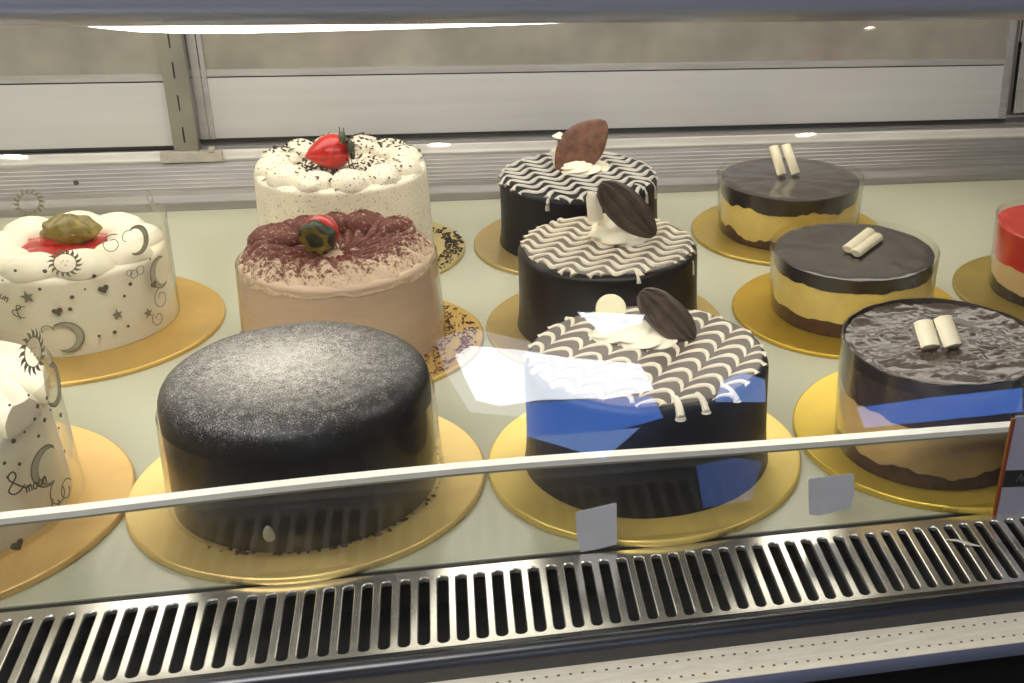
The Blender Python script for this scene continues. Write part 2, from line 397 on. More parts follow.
for i, (x, y, r, lb) in enumerate([(20, 161, .085, 'mirrored at the far left over the door track'), (440, 153, .075, 'mirrored right of the flecked cream cake'),
                                (797, 143, .075, 'mirrored over the rearmost yellow mousse cake'), (870, 27, .03, 'mirrored just under the steel bar'), (944, 192, .045, 'mirrored on the bare deck above its twin at the right'), (933, 199, .045, 'mirrored on the bare deck below its twin at the right')]):
    p = mirrored(x, y, zw=1.742)
    t = thing('ceiling_downlight', (p.x, max(p.y, -5.0), 1.75), 'small warm ceiling downlight ' + lb, 'ceiling light', 'ceiling downlights')
    mb = MB(); mb.lathe([(r, 0), (r, -.012), (r*.82, -.014), (r*.8, -.004)], 24); mb.build('rim', 'alu', t)
    mb = MB(); mb.lathe([(0, -.006), (r*.8, -.006), (r*.8, -.003), (0, -.003)], 24); mb.build('glowing_disc', 'spot', t)

# ------------------------------------------------------------------ display case
XA, XB = -1.15, 1.45
case = thing('display_case', (0, 0, 0), 'refrigerated bakery display case of steel and aluminium holding all the cakes', 'display case')
b = MB(); b.box(XA, XB, .877, 1.7445, -.012, 0); tag(b.build('display_deck', 'deck', None, False), 'glossy pale green deck carrying all the cakes on gold boards', 'shelf')
b = MB(); b.box(XA, XB, .868, .8772, -.03, -.0015); b.build('gap_seal', 'shadowgap', case, False)
b = MB(); b.box(XA, XB, .765, .872, -.07, -.062); b.box(XA, XB, .765, .767, -.07, -.012); b.box(XA, XB, .87, .872, -.07, -.03); b.build('air_duct', 'duct', case, False)
b = MB(); b.extrude_x([(.7735, -.0035), (.7715, .0015), (.7665, .0028), (.7615, .0015), (.7588, -.002), (.7575, -.008), (.757, -.0175), (.772, -.0175), (.773, -.01)], XA, XB)
b.build('steel_sill', 'steel_dark', case)
b = MB(); b.box(XA, XB, .722, .760, -.024, -.0172); b.build('pinhole_trim', 'trim', case, False)
b = MB(); b.extrude_x([(.7255, -.0175), (.7215, -.0178), (.7195, -.021), (.7195, -.0275), (.7255, -.0275)], XA, XB); b.build('front_lip', 'lip', case)
b = MB(); b.box(XA, XB, .735, 1.84, FLZ+.08, -.03); b.box(XA, XB, .78, 1.8, FLZ, FLZ+.08); b.build('cabinet_base', 'black', case, False)
# rail behind the deck: profile measured along the sight lines at x = 190
def zr(y, Y, x=190): return at_Y(x, y, Y).z
prof = [(1.745, 0.0), (1.745, zr(203, 1.745)), (1.7475, zr(202, 1.7475)), (1.752, zr(195, 1.752)), (1.7535, zr(191, 1.7535)), (1.757, zr(189, 1.757))]
NR = 6; ya, yb = 188.0, 163.5
for i in range(NR):
    t0, t1 = i/NR, (i+1)/NR
    Ya = 1.757+.028*t0; Yb = 1.757+.028*t1; a = ya+(yb-ya)*t0; c = ya+(yb-ya)*t1
    prof += [(Ya, zr(a, Ya)), (Ya+.0009, zr(a, Ya)+.0012), (Yb-.0026, zr(c, Yb)+.0002), (Yb-.0022, zr(c, Yb)-.0034), (Yb-.0008, zr(c, Yb)-.0034)]
zl = zr(151, 1.79)
prof += [(1.786, zr(163, 1.786)), (1.788, zr(162, 1.788)), (1.79, zl), (1.799, zl+.0005), (1.80, zl-.004), (1.806, zl-.004), (1.807, zl+.0005), (1.822, zl+.0005), (1.823, zl-.003), (1.829, zl-.003), (1.83, zl+.006), (1.842, zl+.006), (1.842, 0.0)]
b = MB(); b.extrude_x(prof, XA, XB); b.build('door_track', 'alu_rib', case, False, tri=True)
b = MB(); za2, zb2 = zr(162.5, 1.787), zl; b.extrude_x([(1.7862, za2), (1.7852, za2+.004), (1.7862, (za2+zb2)/2), (1.7872, zb2), (1.7895, zb2+.0008), (1.7905, zb2+.0006), (1.7895, za2)], XA, XB)
b.build('track_lip', 'alu_lip', case, False)
b = MB(); b.box(XA, XB, 1.788, 1.842, .46, .52); b.box(XA, XB, .87, 1.842, .52, .535); b.build('case_roof', 'alu', case, False)
b = MB(); b.box(XA-.02, XA, .757, 1.842, -.03, .52); b.build('end_panel', 'alu', case, False)
b = MB(); b.box(XB, XB+.02, .757, 1.842, -.03, .52); b.build('end_panel', 'alu', case, False)
# front bar
zb = at_Y(512, 23.6, .885).z + .0306
b = MB(); L = [( .885+.030*cos(TAU*i/40), zb+.030*sin(TAU*i/40)) for i in range(40)]
b.extrude_x(L, XA, XB); b.build('front_bar', 'bar', case)
b = MB(); b.box(XA, XB, .872, .90, zb+.026, .53); b.build('bar_bracket', 'bar', case, False)
# slotted upright
ux0, ux1 = at_Y(165.5, 34, 1.785).x-.006, at_Y(199, 150, 1.785).x
ux0 = ux1-.0305
b = MB(); zs = [at_Y(170+4.6*i, y, 1.785).z for i, y in enumerate((40, 70.5, 103, 135))]
b.box(ux0, ux0+.0135, 1.785, 1.788, zl, .47); b.box(ux0+.0155, ux1-.002, 1.785, 1.788, zl, .47)
edges = sorted(zs + [zs[0]+.0445*k for k in range(1, 6)])
prev = zl
for z in edges:
    b.box(ux0+.0135, ux0+.0155, 1.785, 1.788, prev, z-.0105); prev = z+.0105
b.box(ux0+.0135, ux0+.0155, 1.785, 1.788, prev, .47)
b.box(ux0, ux0+.002, 1.788, 1.80, zl, .47); b.box(ux1-.002, ux1, 1.782, 1.80, zl, .47)
up = b.build('slotted_upright', 'alu_dark', case, False)
b = MB(); b.box(ux0+.010, ux0+.019, 1.7895, 1.791, zl+.004, .465); b.build('slot_backing', 'shadowgap', up, False)
b = MB(); x0, x1 = at_Y(160, 155, 1.78).x, at_Y(222, 155, 1.78).x
b.box(x0, x1, 1.7785, 1.7895, zr(162, 1.78), zl+.0012); b.box(x1-.016, x1-.009, 1.7785, 1.7885, zl, zl+.006); b.build('plastic_clip', 'clip', case, False)

# sliding doors
def sliding_door(Y, xa, xb, yb_, yt_, xm, label, stiles, rail_mat='alu_rail'):
    z0, z1 = at_Y(xm, yb_, Y).z, at_Y(xm, yt_, Y).z
    t = thing('sliding_door', ((xa+xb)/2, Y, z0-.004), label, 'sliding door', 'rear sliding doors')
    def P(mb, nm, ml): 
        for i, v in enumerate(mb.v): mb.v[i] = (v[0]-(xa+xb)/2, v[1]-Y, v[2]-(z0-.004))
        return mb.build(nm, ml, t, False)
    b = MB(); b.box(xa, xb, Y, Y+.012, z0, z1); P(b, 'bottom_rail', rail_mat)
    b = MB(); b.box(xa, xb, Y+.001, Y+.012, z0-.004, z0); b.box(xa, xb, Y+.0015, Y+.011, z1, z1+.0022); P(b, 'rubber_seal', 'shadowgap')
    b = MB(); b.box(xa, xb, Y-.001, Y+.012, z1+.0022, z1+.011); P(b, 'glazing_bead', 'alu')
    b = MB(); b.box(xa, xb, Y+.004, Y+.009, z1+.011, .458); P(b, 'pane', 'pane')
    for (a, c) in stiles:
        b = MB(); b.box(a, c, Y-.003, Y+.013, z0, .458); P(b, 'stile', 'alu')
    return t
rx = at_Y(1008, 116, 1.815).x
sliding_door(1.793, XA+.01, ux0+.012, 148, 84, 80, 'sliding door with a pale lower rail left of the slotted upright', [])
sliding_door(1.812, ux1-.004, rx-.004, 128.6, 72.0, 600, 'wide sliding door with a lower rail and stained glass right of the slotted upright',
             [(ux1+.0005, ux1+.011), (ux1+.0125, ux1+.018), (rx-.018, rx-.006)])
sliding_door(1.793, rx-.002, XB-.01, 112, 50, 1040, 'sliding door showing only its upright frame at the right edge', [(rx-.002, rx+.010)])

# top tube lamp
LY = .935
R = .012
key = [(72, 24.0, .0012), (80, 25.6, .003), (95, 27.6, .0055), (115, 29.6, .0085), (140, 31.6, .011), (185, 33.2, R), (240, 33.0, R), (300, 31.6, R), (420, 28.3, R), (560, 23.0, R), (620, 21.0, R)]
KP = [(at_Y(x, y, LY), r_) for x, y, r_ in key]
x_end = KP[0][0].x; zc = KP[0][0].z
lamp = thing('tube_lamp', (x_end, LY, zc), 'glowing white tube lamp under the steel bar at the top left', 'lamp')
pts = [(p.x-x_end, 0, p.z+r_-zc) for p, r_ in KP]; rad = [r_ for _, r_ in KP]
e = pts[-1]; pts.append((e[0]+.5, 0, e[2]+.012)); rad.append(R)
b = MB(); b.tube(pts, rad, 20); b.build('glowing_tube', 'tube', lamp)
b = MB(); e = pts[-1]; b.tube([e, (e[0]+.03, e[1], e[2])], .013, 16); b.build('end_cap', 'alu', lamp)
b = MB(); b.box(.02, e[0], -.012, .012, .045, .06); b.build('lamp_housing', 'alu', lamp, False)

# front glass, leaning back to the bar
fg = thing('front_glass', (0, GY0, 0), 'large clear sloping front glass between steel sill and top bar', 'glass pane')
gl = (zb-.028)/cos(LEAN)
m4 = Matrix.Rotation(-LEAN, 4, 'X')
b = MB(); b.box(XA, XB, 0, .005, .004, gl, m4); b.build('glass_sheet', 'glass', fg, False)

# low glass with white edging
DY = .8735
dv = thing('glass_divider', (0, DY, 0), 'low clear glass strip with white top edging behind the slotted grille', 'glass divider')
xs = [(-200, 537), (0, 519.2), (125, 504.5), (250, 488.5), (380, 475.5), (512, 462.5), (640, 454), (760, 446), (880, 436.5), (1006, 426.5), (1200, 412)]
tops = [at_Y(x, y, DY) for x, y in xs]; tops = [p for p in tops if XA < p.x < XB]
def ztop(x):
    for a, c in zip(tops, tops[1:]):
        if a.x <= x <= c.x:
            t = (x-a.x)/(c.x-a.x); t2 = t; return a.z+(c.z-a.z)*t2
    return tops[0].z if x < tops[0].x else tops[-1].z
def zsm(x): return sum(ztop(x+d) for d in (-.06, -.04, -.02, 0, .02, .04, .06))/7
bt = MB(); bg = MB(); n = 48; loops = []
X0, X1 = XA+.01, XB-.01
for i in range(n+1):
    x = X0+(X1-X0)*i/n; z = zsm(x)
    bt.v += [(x, -.001, z-.0046), (x, -.001, z), (x, .0075, z+.0006), (x, .0075, z-.0046)]
    bg.v += [(x, .001, -.0012), (x, .001, z-.0046), (x, .0055, z-.0046), (x, .0055, -.0012)]
for i in range(n):
    for q in range(4):
        f = (i*4+q, i*4+(q+1) % 4, (i+1)*4+(q+1) % 4, (i+1)*4+q); bt.f.append(f); bg.f.append(f)
for mbx in (bt, bg): mbx.f += [(0, 1, 2, 3), (n*4+3, n*4+2, n*4+1, n*4)]
br = MB(); br.v = [(v[0], v[1]+(.0004 if i % 4 > 1 else -.0004), (v[2]-.0026 if i % 4 in (0, 3) else bt.v[i-(1 if i % 4 == 1 else 2)+0][2]+0)) for i, v in enumerate(bt.v)]; br.f = list(bt.f)
br.v = [(v[0], v[1], (bt.v[4*(i//4)][2]-(.0016 if i % 4 in (0, 3) else 0))) for i, v in enumerate(br.v)]
br.build('edging_channel', 'channel', dv, False)  # darker glass-thickness line under the edging, its shade put in as colour
bg.build('glass_sheet', 'stopglass', dv, False); bt.build('top_edging', 'edge', dv, False)

# slotted grille
PX = .01381; SX = -.072*.6; ya, yb = .7665+.012, .8605; W = .0076
def grille():
    mb = MB(); Y0, Y1 = .7685, .8695
    n0 = int((XA-SX)/PX); n1 = int((XB-SX)/PX)
    K = 8
    for i in range(n0, n1+1):
        cx = SX+i*PX; r = W/2
        ins = []
        for k in range(K+1): a = pi*k/K; ins.append((cx+r*cos(a), yb-r+r*sin(a), (cos(a), sin(a))))
        for k in range(K+1): a = pi+pi*k/K; ins.append((cx+r*cos(a), ya+r+r*sin(a), (cos(a), sin(a))))
        out = []
        h = PX/2
        for k in range(K+1):
            t = k/K; out.append((cx+h*(1-2*t), Y1 if 0 < k < K else yb-r))
        for k in range(K+1):
            t = k/K; out.append((cx-h*(1-2*t), Y0 if 0 < k < K else ya+r))
        # add the cell corners by snapping the 2nd and last-but-one
        out[1] = (cx+h, Y1); out[K-1] = (cx-h, Y1); out[K+2] = (cx-h, Y0); out[2*K] = (cx+h, Y0)
        N = len(ins); o = len(mb.v)
        mb.v += [(x, y, 0) for x, y in out]
        mb.v += [(x+d[0]*.0009, y+d[1]*.0009, 0) for x, y, d in ins]
        mb.v += [(x+d[0]*.0003, y+d[1]*.0003, -.0004) for x, y, d in ins]
        mb.v += [(x, y, -.0013) for x, y, d in ins]
        mb.v += [(x, y, -.004) for x, y, d in ins]
        for ring in range(4):
            for k in range(N):
                a = o+ring*N+k; c = o+ring*N+(k+1) % N
                mb.f.append((a, c, c+N, a+N))
    mb.box(SX+n0*PX-PX/2, SX+n1*PX+PX/2, Y0-.001, Y0, -.006, 0); mb.box(SX+n0*PX-PX/2, SX+n1*PX+PX/2, Y1, Y1+.001, -.006, 0)
    o = mb.build('air_grille', 'grille_steel', None, False); return o
tag(grille(), 'polished steel air grille with a row of parallel slots along the front', 'grille')

# ------------------------------------------------------------------ boards
BD = {}
def board(key, x, y, r, col, label, metal=.75, rough=.36):
    t = .0060 if key.startswith('front') else .0045; q = 1-t/CAM_H; x, y, r = x*q, y*q, r*q
    mb = MB(); mb.lathe([(0, 0), (r-.0006, 0), (r, .0008), (r, t-.0009), (r-.0008, t), (r-.0016, t+.0003), (r-.0024, t-.0001), (0, t-.0001)], 128,
                        rf=lambda a, rr, z: .0006*nz(a*1.3, x*9, 1)*(rr/r))
    nm = 'gold_'+key; M[nm] = gold_mat('gold_foil_'+key, col, metal, rough)
    o = mb.build('cake_board', nm); o.location = (x, y, 0)
    tag(o, label, 'cake board', 'gold cake boards'); BD[key] = (x, y, t)
    return o
board('front_black', -.1373, 1.0240, .1465, (252, 216, 138), 'round gold board under the black cake dusted with sugar', .6)
board('front_feather', .1530, 1.0195, .1418, (252, 218, 122), 'round gold board under the nearest feather-iced cake', .6)
board('front_mousse', .4482, 1.0268, .1500, (236, 204, 84), 'round gold board under the nearest mousse cake, beside the black-banded tag', .7)
board('front_white', -.4405, 1.0238, .1590, (246, 204, 128), 'round gold board under the nearest collared white cake at the left edge', .6)
board('mid_white', -.4007, 1.3921, .1453, (224, 186, 104), 'round gold board under the rear white cake with the grey sun print', .65)
board('mid_pink', -.1100, 1.3070, .1290, (216, 182, 104), 'crumb-strewn round gold board under the cocoa-dusted pink cake', .65)
board('mid_feather', .1520, 1.3160, .1300, (204, 176, 110), 'round gold board under the middle feather-iced cake', .65)
board('mid_mousse', .4331, 1.3167, .1340, (208, 172, 60), 'round gold board under the middle yellow mousse cake', .7)
board('back_white', -.1230, 1.5735, .1290, (216, 196, 132), 'flake-strewn round gold board under the flecked cream cake', .65)
board('back_feather', .1440, 1.5740, .1270, (206, 180, 116), 'round gold board under the rearmost feather-iced cake', .65)
board('back_mousse', .4276, 1.5796, .1285, (210, 180, 90), 'round gold board under the rearmost yellow mousse cake', .7)
board('mid_red', .6990, 1.3360, .1200, (186, 164, 88), 'round gold board under the red-topped cake at the right edge', .65)

def cake(key, dx, dy, label, group=None):
    x, y, t = BD[key]; return thing('cake', (x+dx, y+dy, t), label, 'cake', group)
def Lw(c, v): return Vector(v)-Vector(c.location)          # world point into a cake's own frame

def body_prof(rb, rt, h, fil, flare=0.0):
    p = [(0, 0), (rb+flare, 0)]
    for i in range(1, 10): t = i/10; p.append((rb+(rt-rb)*t+flare*(1-t)**6, (h-fil)*t))
    for i in range(0, 8): a = (pi/2)*i/7; p.append((rt-fil+fil*cos(a), h-fil+fil*sin(a)))
    for q in (.8, .6, .4, .2, 0): p.append(((rt-fil)*q, h))
    return p
def wob(seed, amp, fr=2.0, zf=12): return lambda a, r, z: amp*(nz(cos(a)*fr+seed, sin(a)*fr, z*zf+seed))*(1 if r > .02 else 0)

def collar(parent, r0, r1, h, name='clear_collar', material='collar_plain', z0=.0005, label=None):
    mb = MB(); mb.lathe([(r0, z0), (r1, h), (r1+.0004, h), (r0+.0004, z0)], 128, close=True)
    o = mb.build(name, material, parent)
    if label: o['label'] = label
    return o

# ---- black dusted cake
c = cake('front_black', -.0015, -.002, 'large round black cake with a grey dusting of sugar on top')
hF = .1100
mb = MB(); mb.lathe(body_prof(.1075, .1052, hF, .023), 128, rf=wob(3, .0022, 1.6, 10), zf=lambda a, r, z: (.0016*nz(r*cos(a)*18+4, r*sin(a)*18, 2) if z > .08 else 0))
mb.build('cake_body', 'dusted', c)
mb = MB()
for i in range(150):
    a = random.uniform(0, TAU); r = .1088+abs(random.gauss(0, .0022)); s = random.uniform(.0006, .0017)
    if 2.0 < a < 4.0: continue
    mb.ell(T3((r*cos(a), r*sin(a), s*.5)) @ Matrix.Rotation(random.random()*3, 4, 'Z') @ S3(s*1.6, s, s*.7), 7, 5)
o = mb.build('chocolate_crumbs', 'crumbbase', c); o['kind'] = 'stuff'
collar(c, .1112, .1085, .080)
p = Lw(c, at_z(269, 541, 0)); 
# small white mark low on the front
a, z = on_cyl(269, 537, c.location.x, c.location.y, .108)
mb = MB(); z = max(z-.0034, .012)
mb.ell(T3((.1075*cos(a), .1075*sin(a), z)) @ Matrix.Rotation(a, 4, 'Z') @ S3(.0022, .0042, .0075), 12, 8, lambda v: Vector((v.x, v.y*(1.1-.3*v.z), v.z)))
mb.build('cream_smear', 'cream', c)['label'] = 'small white cream smear'

# ---- feathered icing
def feather(c, r, h, rot, per, sp, amp, w, mode, edge_over, material, seed=1, drips=()):
    mb = MB(); ca, sa = cos(rot), sin(rot); R = r+edge_over
    def zt(rr):                      # follow the rounded shoulder of the cake
        fil = .012; e = rr-(r-fil)
        if e <= 0: return h
        e = min(e, fil*.999); return h-fil+sqrt(max(fil*fil-e*e, 0))
    n = int(R/sp)+2
    for k in range(-n, n+1):
        seg = []; rad = []
        steps = int(2*R/per*16)
        off = nz(k*.7, seed)*.0016
        def flush():
            nonlocal seg, rad
            if len(seg) > 3:
                rad[0] *= 1.7; rad[-1] *= 1.7
                mb.tube(seg, rad, 7, .8)
            seg = []; rad = []
        for i in range(steps+1):
            u = -R+2*R*i/steps; ph = (u/per) % 1.0
            if mode == 'arch':
                v0 = k*sp+off+amp*(sin(pi*ph)**.62)-.10*amp*sin(TAU*ph); ww = w*(.45+.85*(sin(pi*ph)**1.0)*(.6+.4*ph))
            else:
                tri = 1-abs(2*ph-1); v0 = k*sp+off+amp*((3*tri*tri-2*tri**3)*.6+.4*tri); ww = w*(.7+.5*abs(2*ph-1))
            v0 += .0012*nz(u*40, k*.9, seed)
            x = u*ca-v0*sa; y = u*sa+v0*ca; rr = hypot(x, y)
            lim = R+.002*nz(u*60, v0*60, seed+3)
            if rr > lim: flush(); continue
            seg.append((x, y, zt(rr)+.0002)); rad.append(ww*(1+.25*nz(u*90, k, 5)))
        flush()
    for (a, ln, wd) in drips:        # runs over the front edge
        pts = []; rad = []
        for q in range(9):
            t = q/8; 
            if t < .4: rr = r-.016+t/.4*.014; z = zt(rr)+.0003
            else: rr = r+.0006; z = h-.007-(t-.4)/.6*ln
            pts.append((rr*cos(a), rr*sin(a), z)); rad.append(wd*(.8+.5*t if t < .9 else 1.35))
        mb.tube(pts, rad, 8, .9)
    return mb.build('icing_pattern', material, c)

def choc_leaf(parent, pt_a, pt_b, width, thick, toward, material, pointed=.5, ribs=True, name='chocolate_leaf', seed=0):
    A, B = Vector(pt_a), Vector(pt_b); cen = (A+B)/2; L = (B-A).length/2
    M4 = frame(cen, B-A, toward)
    mb = MB(); nu, nv = 40, 18; top = []; bot = []
    def half(t):                     # half-width along the leaf, t in -1..1
        e = max(0, 1-abs(t)**2.5)**.5
        tip = 1-pointed*max(0, t)**1.5*.75; tip2 = 1-pointed*(.75 if seed == 9 else .15)*max(0, -t)**2
        return width/2*e*tip*tip2
    vs = []; fs = []
    for i in range(nu+1):
        t = -1+2*i/nu; hw = half(t)
        for s in (1, -1):
            for j in range(nv+1):
                q = -1+2*j/nv
                y = hw*q*s
                edge = max(0, 1-abs(q)**4)**.5*max(0, 1-abs(t)**12)**.5
                z = s*thick/2*edge + .0016*(t*t)*-1 + (.0019*sin((q*s*3.2+.7*t)*3.6)*edge if ribs and s > 0 else 0)
                z += .0006*nz(t*3+seed, q*3, seed)
                vs.append(M4 @ Vector((t*L, y, z)))
    row = 2*(nv+1)
    for i in range(nu):
        for j in range(row):
            a = i*row+j; bb = i*row+(j+1) % row; fs.append((a, bb, bb+row, a+row))
    fs.append(tuple(range(row))); fs.append(tuple(nu*row+j for j in range(row))[::-1])
    mb.add(vs, fs); return mb.build(name, material, parent)

def swirl(parent, loc, r, h, turns=2.6, name='cream_swirl', lean=(0, 0), material='cream', lobes=6, seed=0):
    mb = MB(); n = 36; seg = 48; prof_v = []
    for i in range(n+1):
        t = i/n
        for q in range(seg):
            a = TAU*q/seg
            rr = r*(1-t)**.75*(1+.13*sin(t*turns*TAU+a)) + .0006
            rr *= 1+.07*cos(lobes*(a-t*3.2))
            z = h*t + .0*a
            prof_v.append((loc[0]+lean[0]*t*t+rr*cos(a)*(1+.06*nz(a, t, seed)), loc[1]+lean[1]*t*t+rr*sin(a), loc[2]+z))
    fs = [(i*seg+q, i*seg+(q+1) % seg, (i+1)*seg+(q+1) % seg, (i+1)*seg+q) for i in range(n) for q in range(seg)]
    fs += [tuple(range(seg))[::-1], tuple(range(n*seg, n*seg+seg))]
    mb.add(prof_v, fs); return mb.build(name, material, parent)

def feather_cake(key, dx, dy, rb, rt, h, label, side, top, icing, rot, per, sp, amp, w, mode, over, drips, fil=.010):
    c = cake(key, dx, dy, label, 'feather-iced chocolate cakes')
    mb = MB(); mb.lathe(body_prof(rb, rt, h, fil, .003), 128, rf=wob(rot*3, .0016, 1.8, 9)); mb.build('cake_body', side, c)
    mb = MB(); R = rt-.006
    mb.lathe([(0, h+.0004), (R*.5, h+.0004), (R-.002, h+.0003), (R, h-.0006), (R, h-.002), (0, h-.002)], 96, rf=lambda a, r, z: .002*nz(cos(a)*3, sin(a)*3, rot) if r > .05 else 0)
    mb.build('glaze_top', top, c)
    feather(c, rt, h, rot, per, sp, amp, w, mode, over, icing, seed=rot*5, drips=drips)
    return c

# nearest feather cake
hC = .1015
c = feather_cake('front_feather', .0012, .002, .1058, .1062, hC, 'largest feather-iced chocolate cake, nearest the glass, with ridged chocolate oval', 'choc_blue', 'choc_top', 'icing',
                 radians(-31), .0275, .0205, .0185, .0025, 'arch', -.003, [(radians(-84), .004, .0036), (radians(-72), .002, .0032), (radians(-55), .001, .003)])
zt = BD['front_feather'][2]+hC
cz = at_z(640, 338, zt)
swirl(c, Lw(c, cz)+Vector((.003, 0, -.001)), .031, .016, 1.4, seed=2, lobes=5)
swirl(c, Lw(c, at_z(612, 338, zt))+Vector((0, .004, -.001)), .022, .014, 1.2, seed=3, lobes=5)
tw = (EYE-Vector((.155, 1.02, .11))).normalized()
A = at_Y(640, 292, cz.y-.004); B = at_Y(695, 340, cz.y-.012)
choc_leaf(c, Lw(c, A), Lw(c, B), .0335, .005, tw+Vector((-.25, 0, .5)), 'leafchoc', .12, True, 'chocolate_oval', 4)
cc = at_Y(611, 309, cz.y+.006)
mb = MB(); M4 = frame(Lw(c, cc), (1, 0, .1), tw+Vector((0, 0, .2)))
mb.lathe([(0, -.0012), (.0125, -.0012), (.0135, 0), (.0125, .0012), (0, .0012)], 40, M4=M4); mb.build('white_chocolate_disc', 'whitechoc', c)

# middle feather cake
hM = .0915
c = feather_cake('mid_feather', .004, .0025, .0965, .0958, hM, 'middle feather-iced chocolate cake with cream swirl and leaning chocolate leaf', 'choc', 'choc_top', 'icing',
                 radians(-24), .0330, .0165, .0165, .0029, 'zig', -.003, [(radians(-28), .016, .0012), (radians(-78), .002, .002)])
zt = BD['mid_feather'][2]+hM
cz = at_z(618, 239, zt)
swirl(c, Lw(c, cz)+Vector((0, .004, -.001)), .033, .030, 2.2, seed=5, lobes=5, lean=(-.012, 0))
tp = at_Y(592, 200, cz.y)
mb = MB(); q = Lw(c, tp); mb.tube([q+Vector((.004, 0, -.022)), q+Vector((.002, 0, -.008)), q+Vector((-.001, 0, .004)), q+Vector((-.003, 0, .009))], [.009, .008, .0055, .0015], 10); mb.build('cream_peak', 'cream', c)
tw = (EYE-Vector((.155, 1.3, .1))).normalized()
A = at_Y(600, 184, cz.y-.006); B = at_Y(656, 236, cz.y-.014)
choc_leaf(c, Lw(c, A), Lw(c, B), .041, .004, tw+Vector((-.2, 0, .4)), 'leafchoc', .45, True, 'chocolate_leaf', 7)

# rear feather cake
hB = .0855
c = feather_cake('back_feather', .008, .010, .0985, .0985, hB, 'rearmost feather-iced chocolate cake with an upright brown chocolate leaf', 'choc_blue', 'choc_blue', 'icing_grey',
                 radians(14), .0350, .0185, .0180, .0030, 'zig', -.001, [(radians(-118), .010, .0022), (radians(-40), .014, .0018), (radians(-25), .016, .0018), (radians(-58), .008, .0018)])
zt = BD['back_feather'][2]+hB
cz = at_z(578, 170, zt)
swirl(c, Lw(c, cz)+Vector((.004, .006, -.001)), .035, .020, 1.4, seed=6, lobes=7)
q = Lw(c, at_Y(559, 140, cz.y+.012))
mb = MB(); mb.tube([q+Vector((.004, 0, -.032)), q+Vector((0, 0, -.012)), q+Vector((0, 0, .004)), q+Vector((.003, 0, .009))], [.012, .0105, .009, .003], 12); mb.build('cream_peak', 'cream', c)
tw = (EYE-Vector((.15, 1.57, .1))).normalized()
A = at_Y(557, 172, cz.y-.004); B = at_Y(606, 121, cz.y+.004)
choc_leaf(c, Lw(c, A), Lw(c, B), .054, .004, tw+Vector((.15, 0, .1)), 'leafbrown', .6, False, 'chocolate_leaf', 9)

# ---- mousse cakes
def mousse(key, dx, dy, r, h, z_gl, z_cr, label, glaze='glaze', amp=.004, hc=None, body='sponge', base='crumbbase', group='mousse cakes in clear collars', names=('mousse_layer', 'crumb_layer', 'chocolate_layer'), seed=1, tr=None):
    c = cake(key, dx, dy, label, group); hc = hc or h+.004
    mb = MB(); mb.lathe([(0, z_cr*.5), (r, z_cr*.5), (r+.0002, z_cr), (r, (z_cr+z_gl)/2), (r, z_gl+.003), (0, z_gl+.003)], 120, rf=lambda a, rr, z: .0004*nz(a*5, z*90, seed) if rr > .05 else 0)
    mb.build(names[0], body, c)
    def wl(a): return amp*(nz(cos(a)*2.4+seed, sin(a)*2.4, seed)*1.3+.5*nz(cos(a)*9, sin(a)*9, seed+4))
    # base: an outer skin whose upper edge wanders
    mb = MB(); seg = 160; vs = []; fs = []
    for i in range(seg):
        a = TAU*i/seg; zz = z_cr+wl(a); 
        for (rr, z) in ((0, .0), (r+.0008, .0), (r+.0012, zz*.6), (r+.0009, zz), (r-.003, zz+.0005)):
            rr2 = rr+(.0008*nz(cos(a)*14, sin(a)*14, z*160) if rr > .05 else 0); vs.append((rr2*cos(a), rr2*sin(a), z))
    for i in range(seg):
        k = (i+1) % seg
        for j in range(4): fs.append((i*5+j, k*5+j, k*5+j+1, i*5+j+1))
    mb.add(vs, fs); mb.build(names[1], base, c)
    mb = MB(); vs = []; fs = []
    rings = [(r-.002, None), (r+.0008, None), (r+.0009, z_gl+.006), (r+.0006, h-.001), (r-.002, h), (r*.85, h-.0012), (r*.65, h-.0004), (r*.45, h), (r*.22, h-.0006), (0, h)]
    for i in range(seg):
        a = TAU*i/seg; zz = z_gl+wl(a+2)*.9
        for (rr, z) in rings:
            z2 = zz if z is None else z
            if z is not None and z >= h-.0013: z2 += .0009*nz(rr*cos(a)*50, rr*sin(a)*50, seed)
            vs.append((rr*cos(a), rr*sin(a), z2))
    n = len(rings)
    for i in range(seg):
        k = (i+1) % seg
        for j in range(n-1): fs.append((i*n+j, k*n+j, k*n+j+1, i*n+j+1))
    mb.add(vs, fs); mb.build(names[2], glaze, c)
    collar(c, r+.0022, (tr or r)+.0024, hc)
    return c
def stick(c, a, b_, r, name='white_chocolate_stick'):
    A, B = Lw(c, a), Lw(c, b_); d = (B-A); M4 = frame(A, d, (0.1, -.3, 1)); L = d.length
    mb = MB(); n = 10; K = 20
    vs = []
    for (t, s) in ((0, .86), (.02, 1), (.5, 1.0), (.98, 1), (1, .86)):
        for q in range(K):
            an = TAU*q/K; rr = r*s*(1+.05*cos(8*an)); vs.append(M4 @ Vector((L*t, rr*cos(an), rr*sin(an)*.62)))
    fs = [(i*K+q, i*K+(q+1) % K, (i+1)*K+(q+1) % K, (i+1)*K+q) for i in range(4) for q in range(K)]
    fs += [tuple(range(K))[::-1], tuple(range(4*K, 5*K))]
    mb.add(vs, fs); return mb.build(name, 'stick', c)

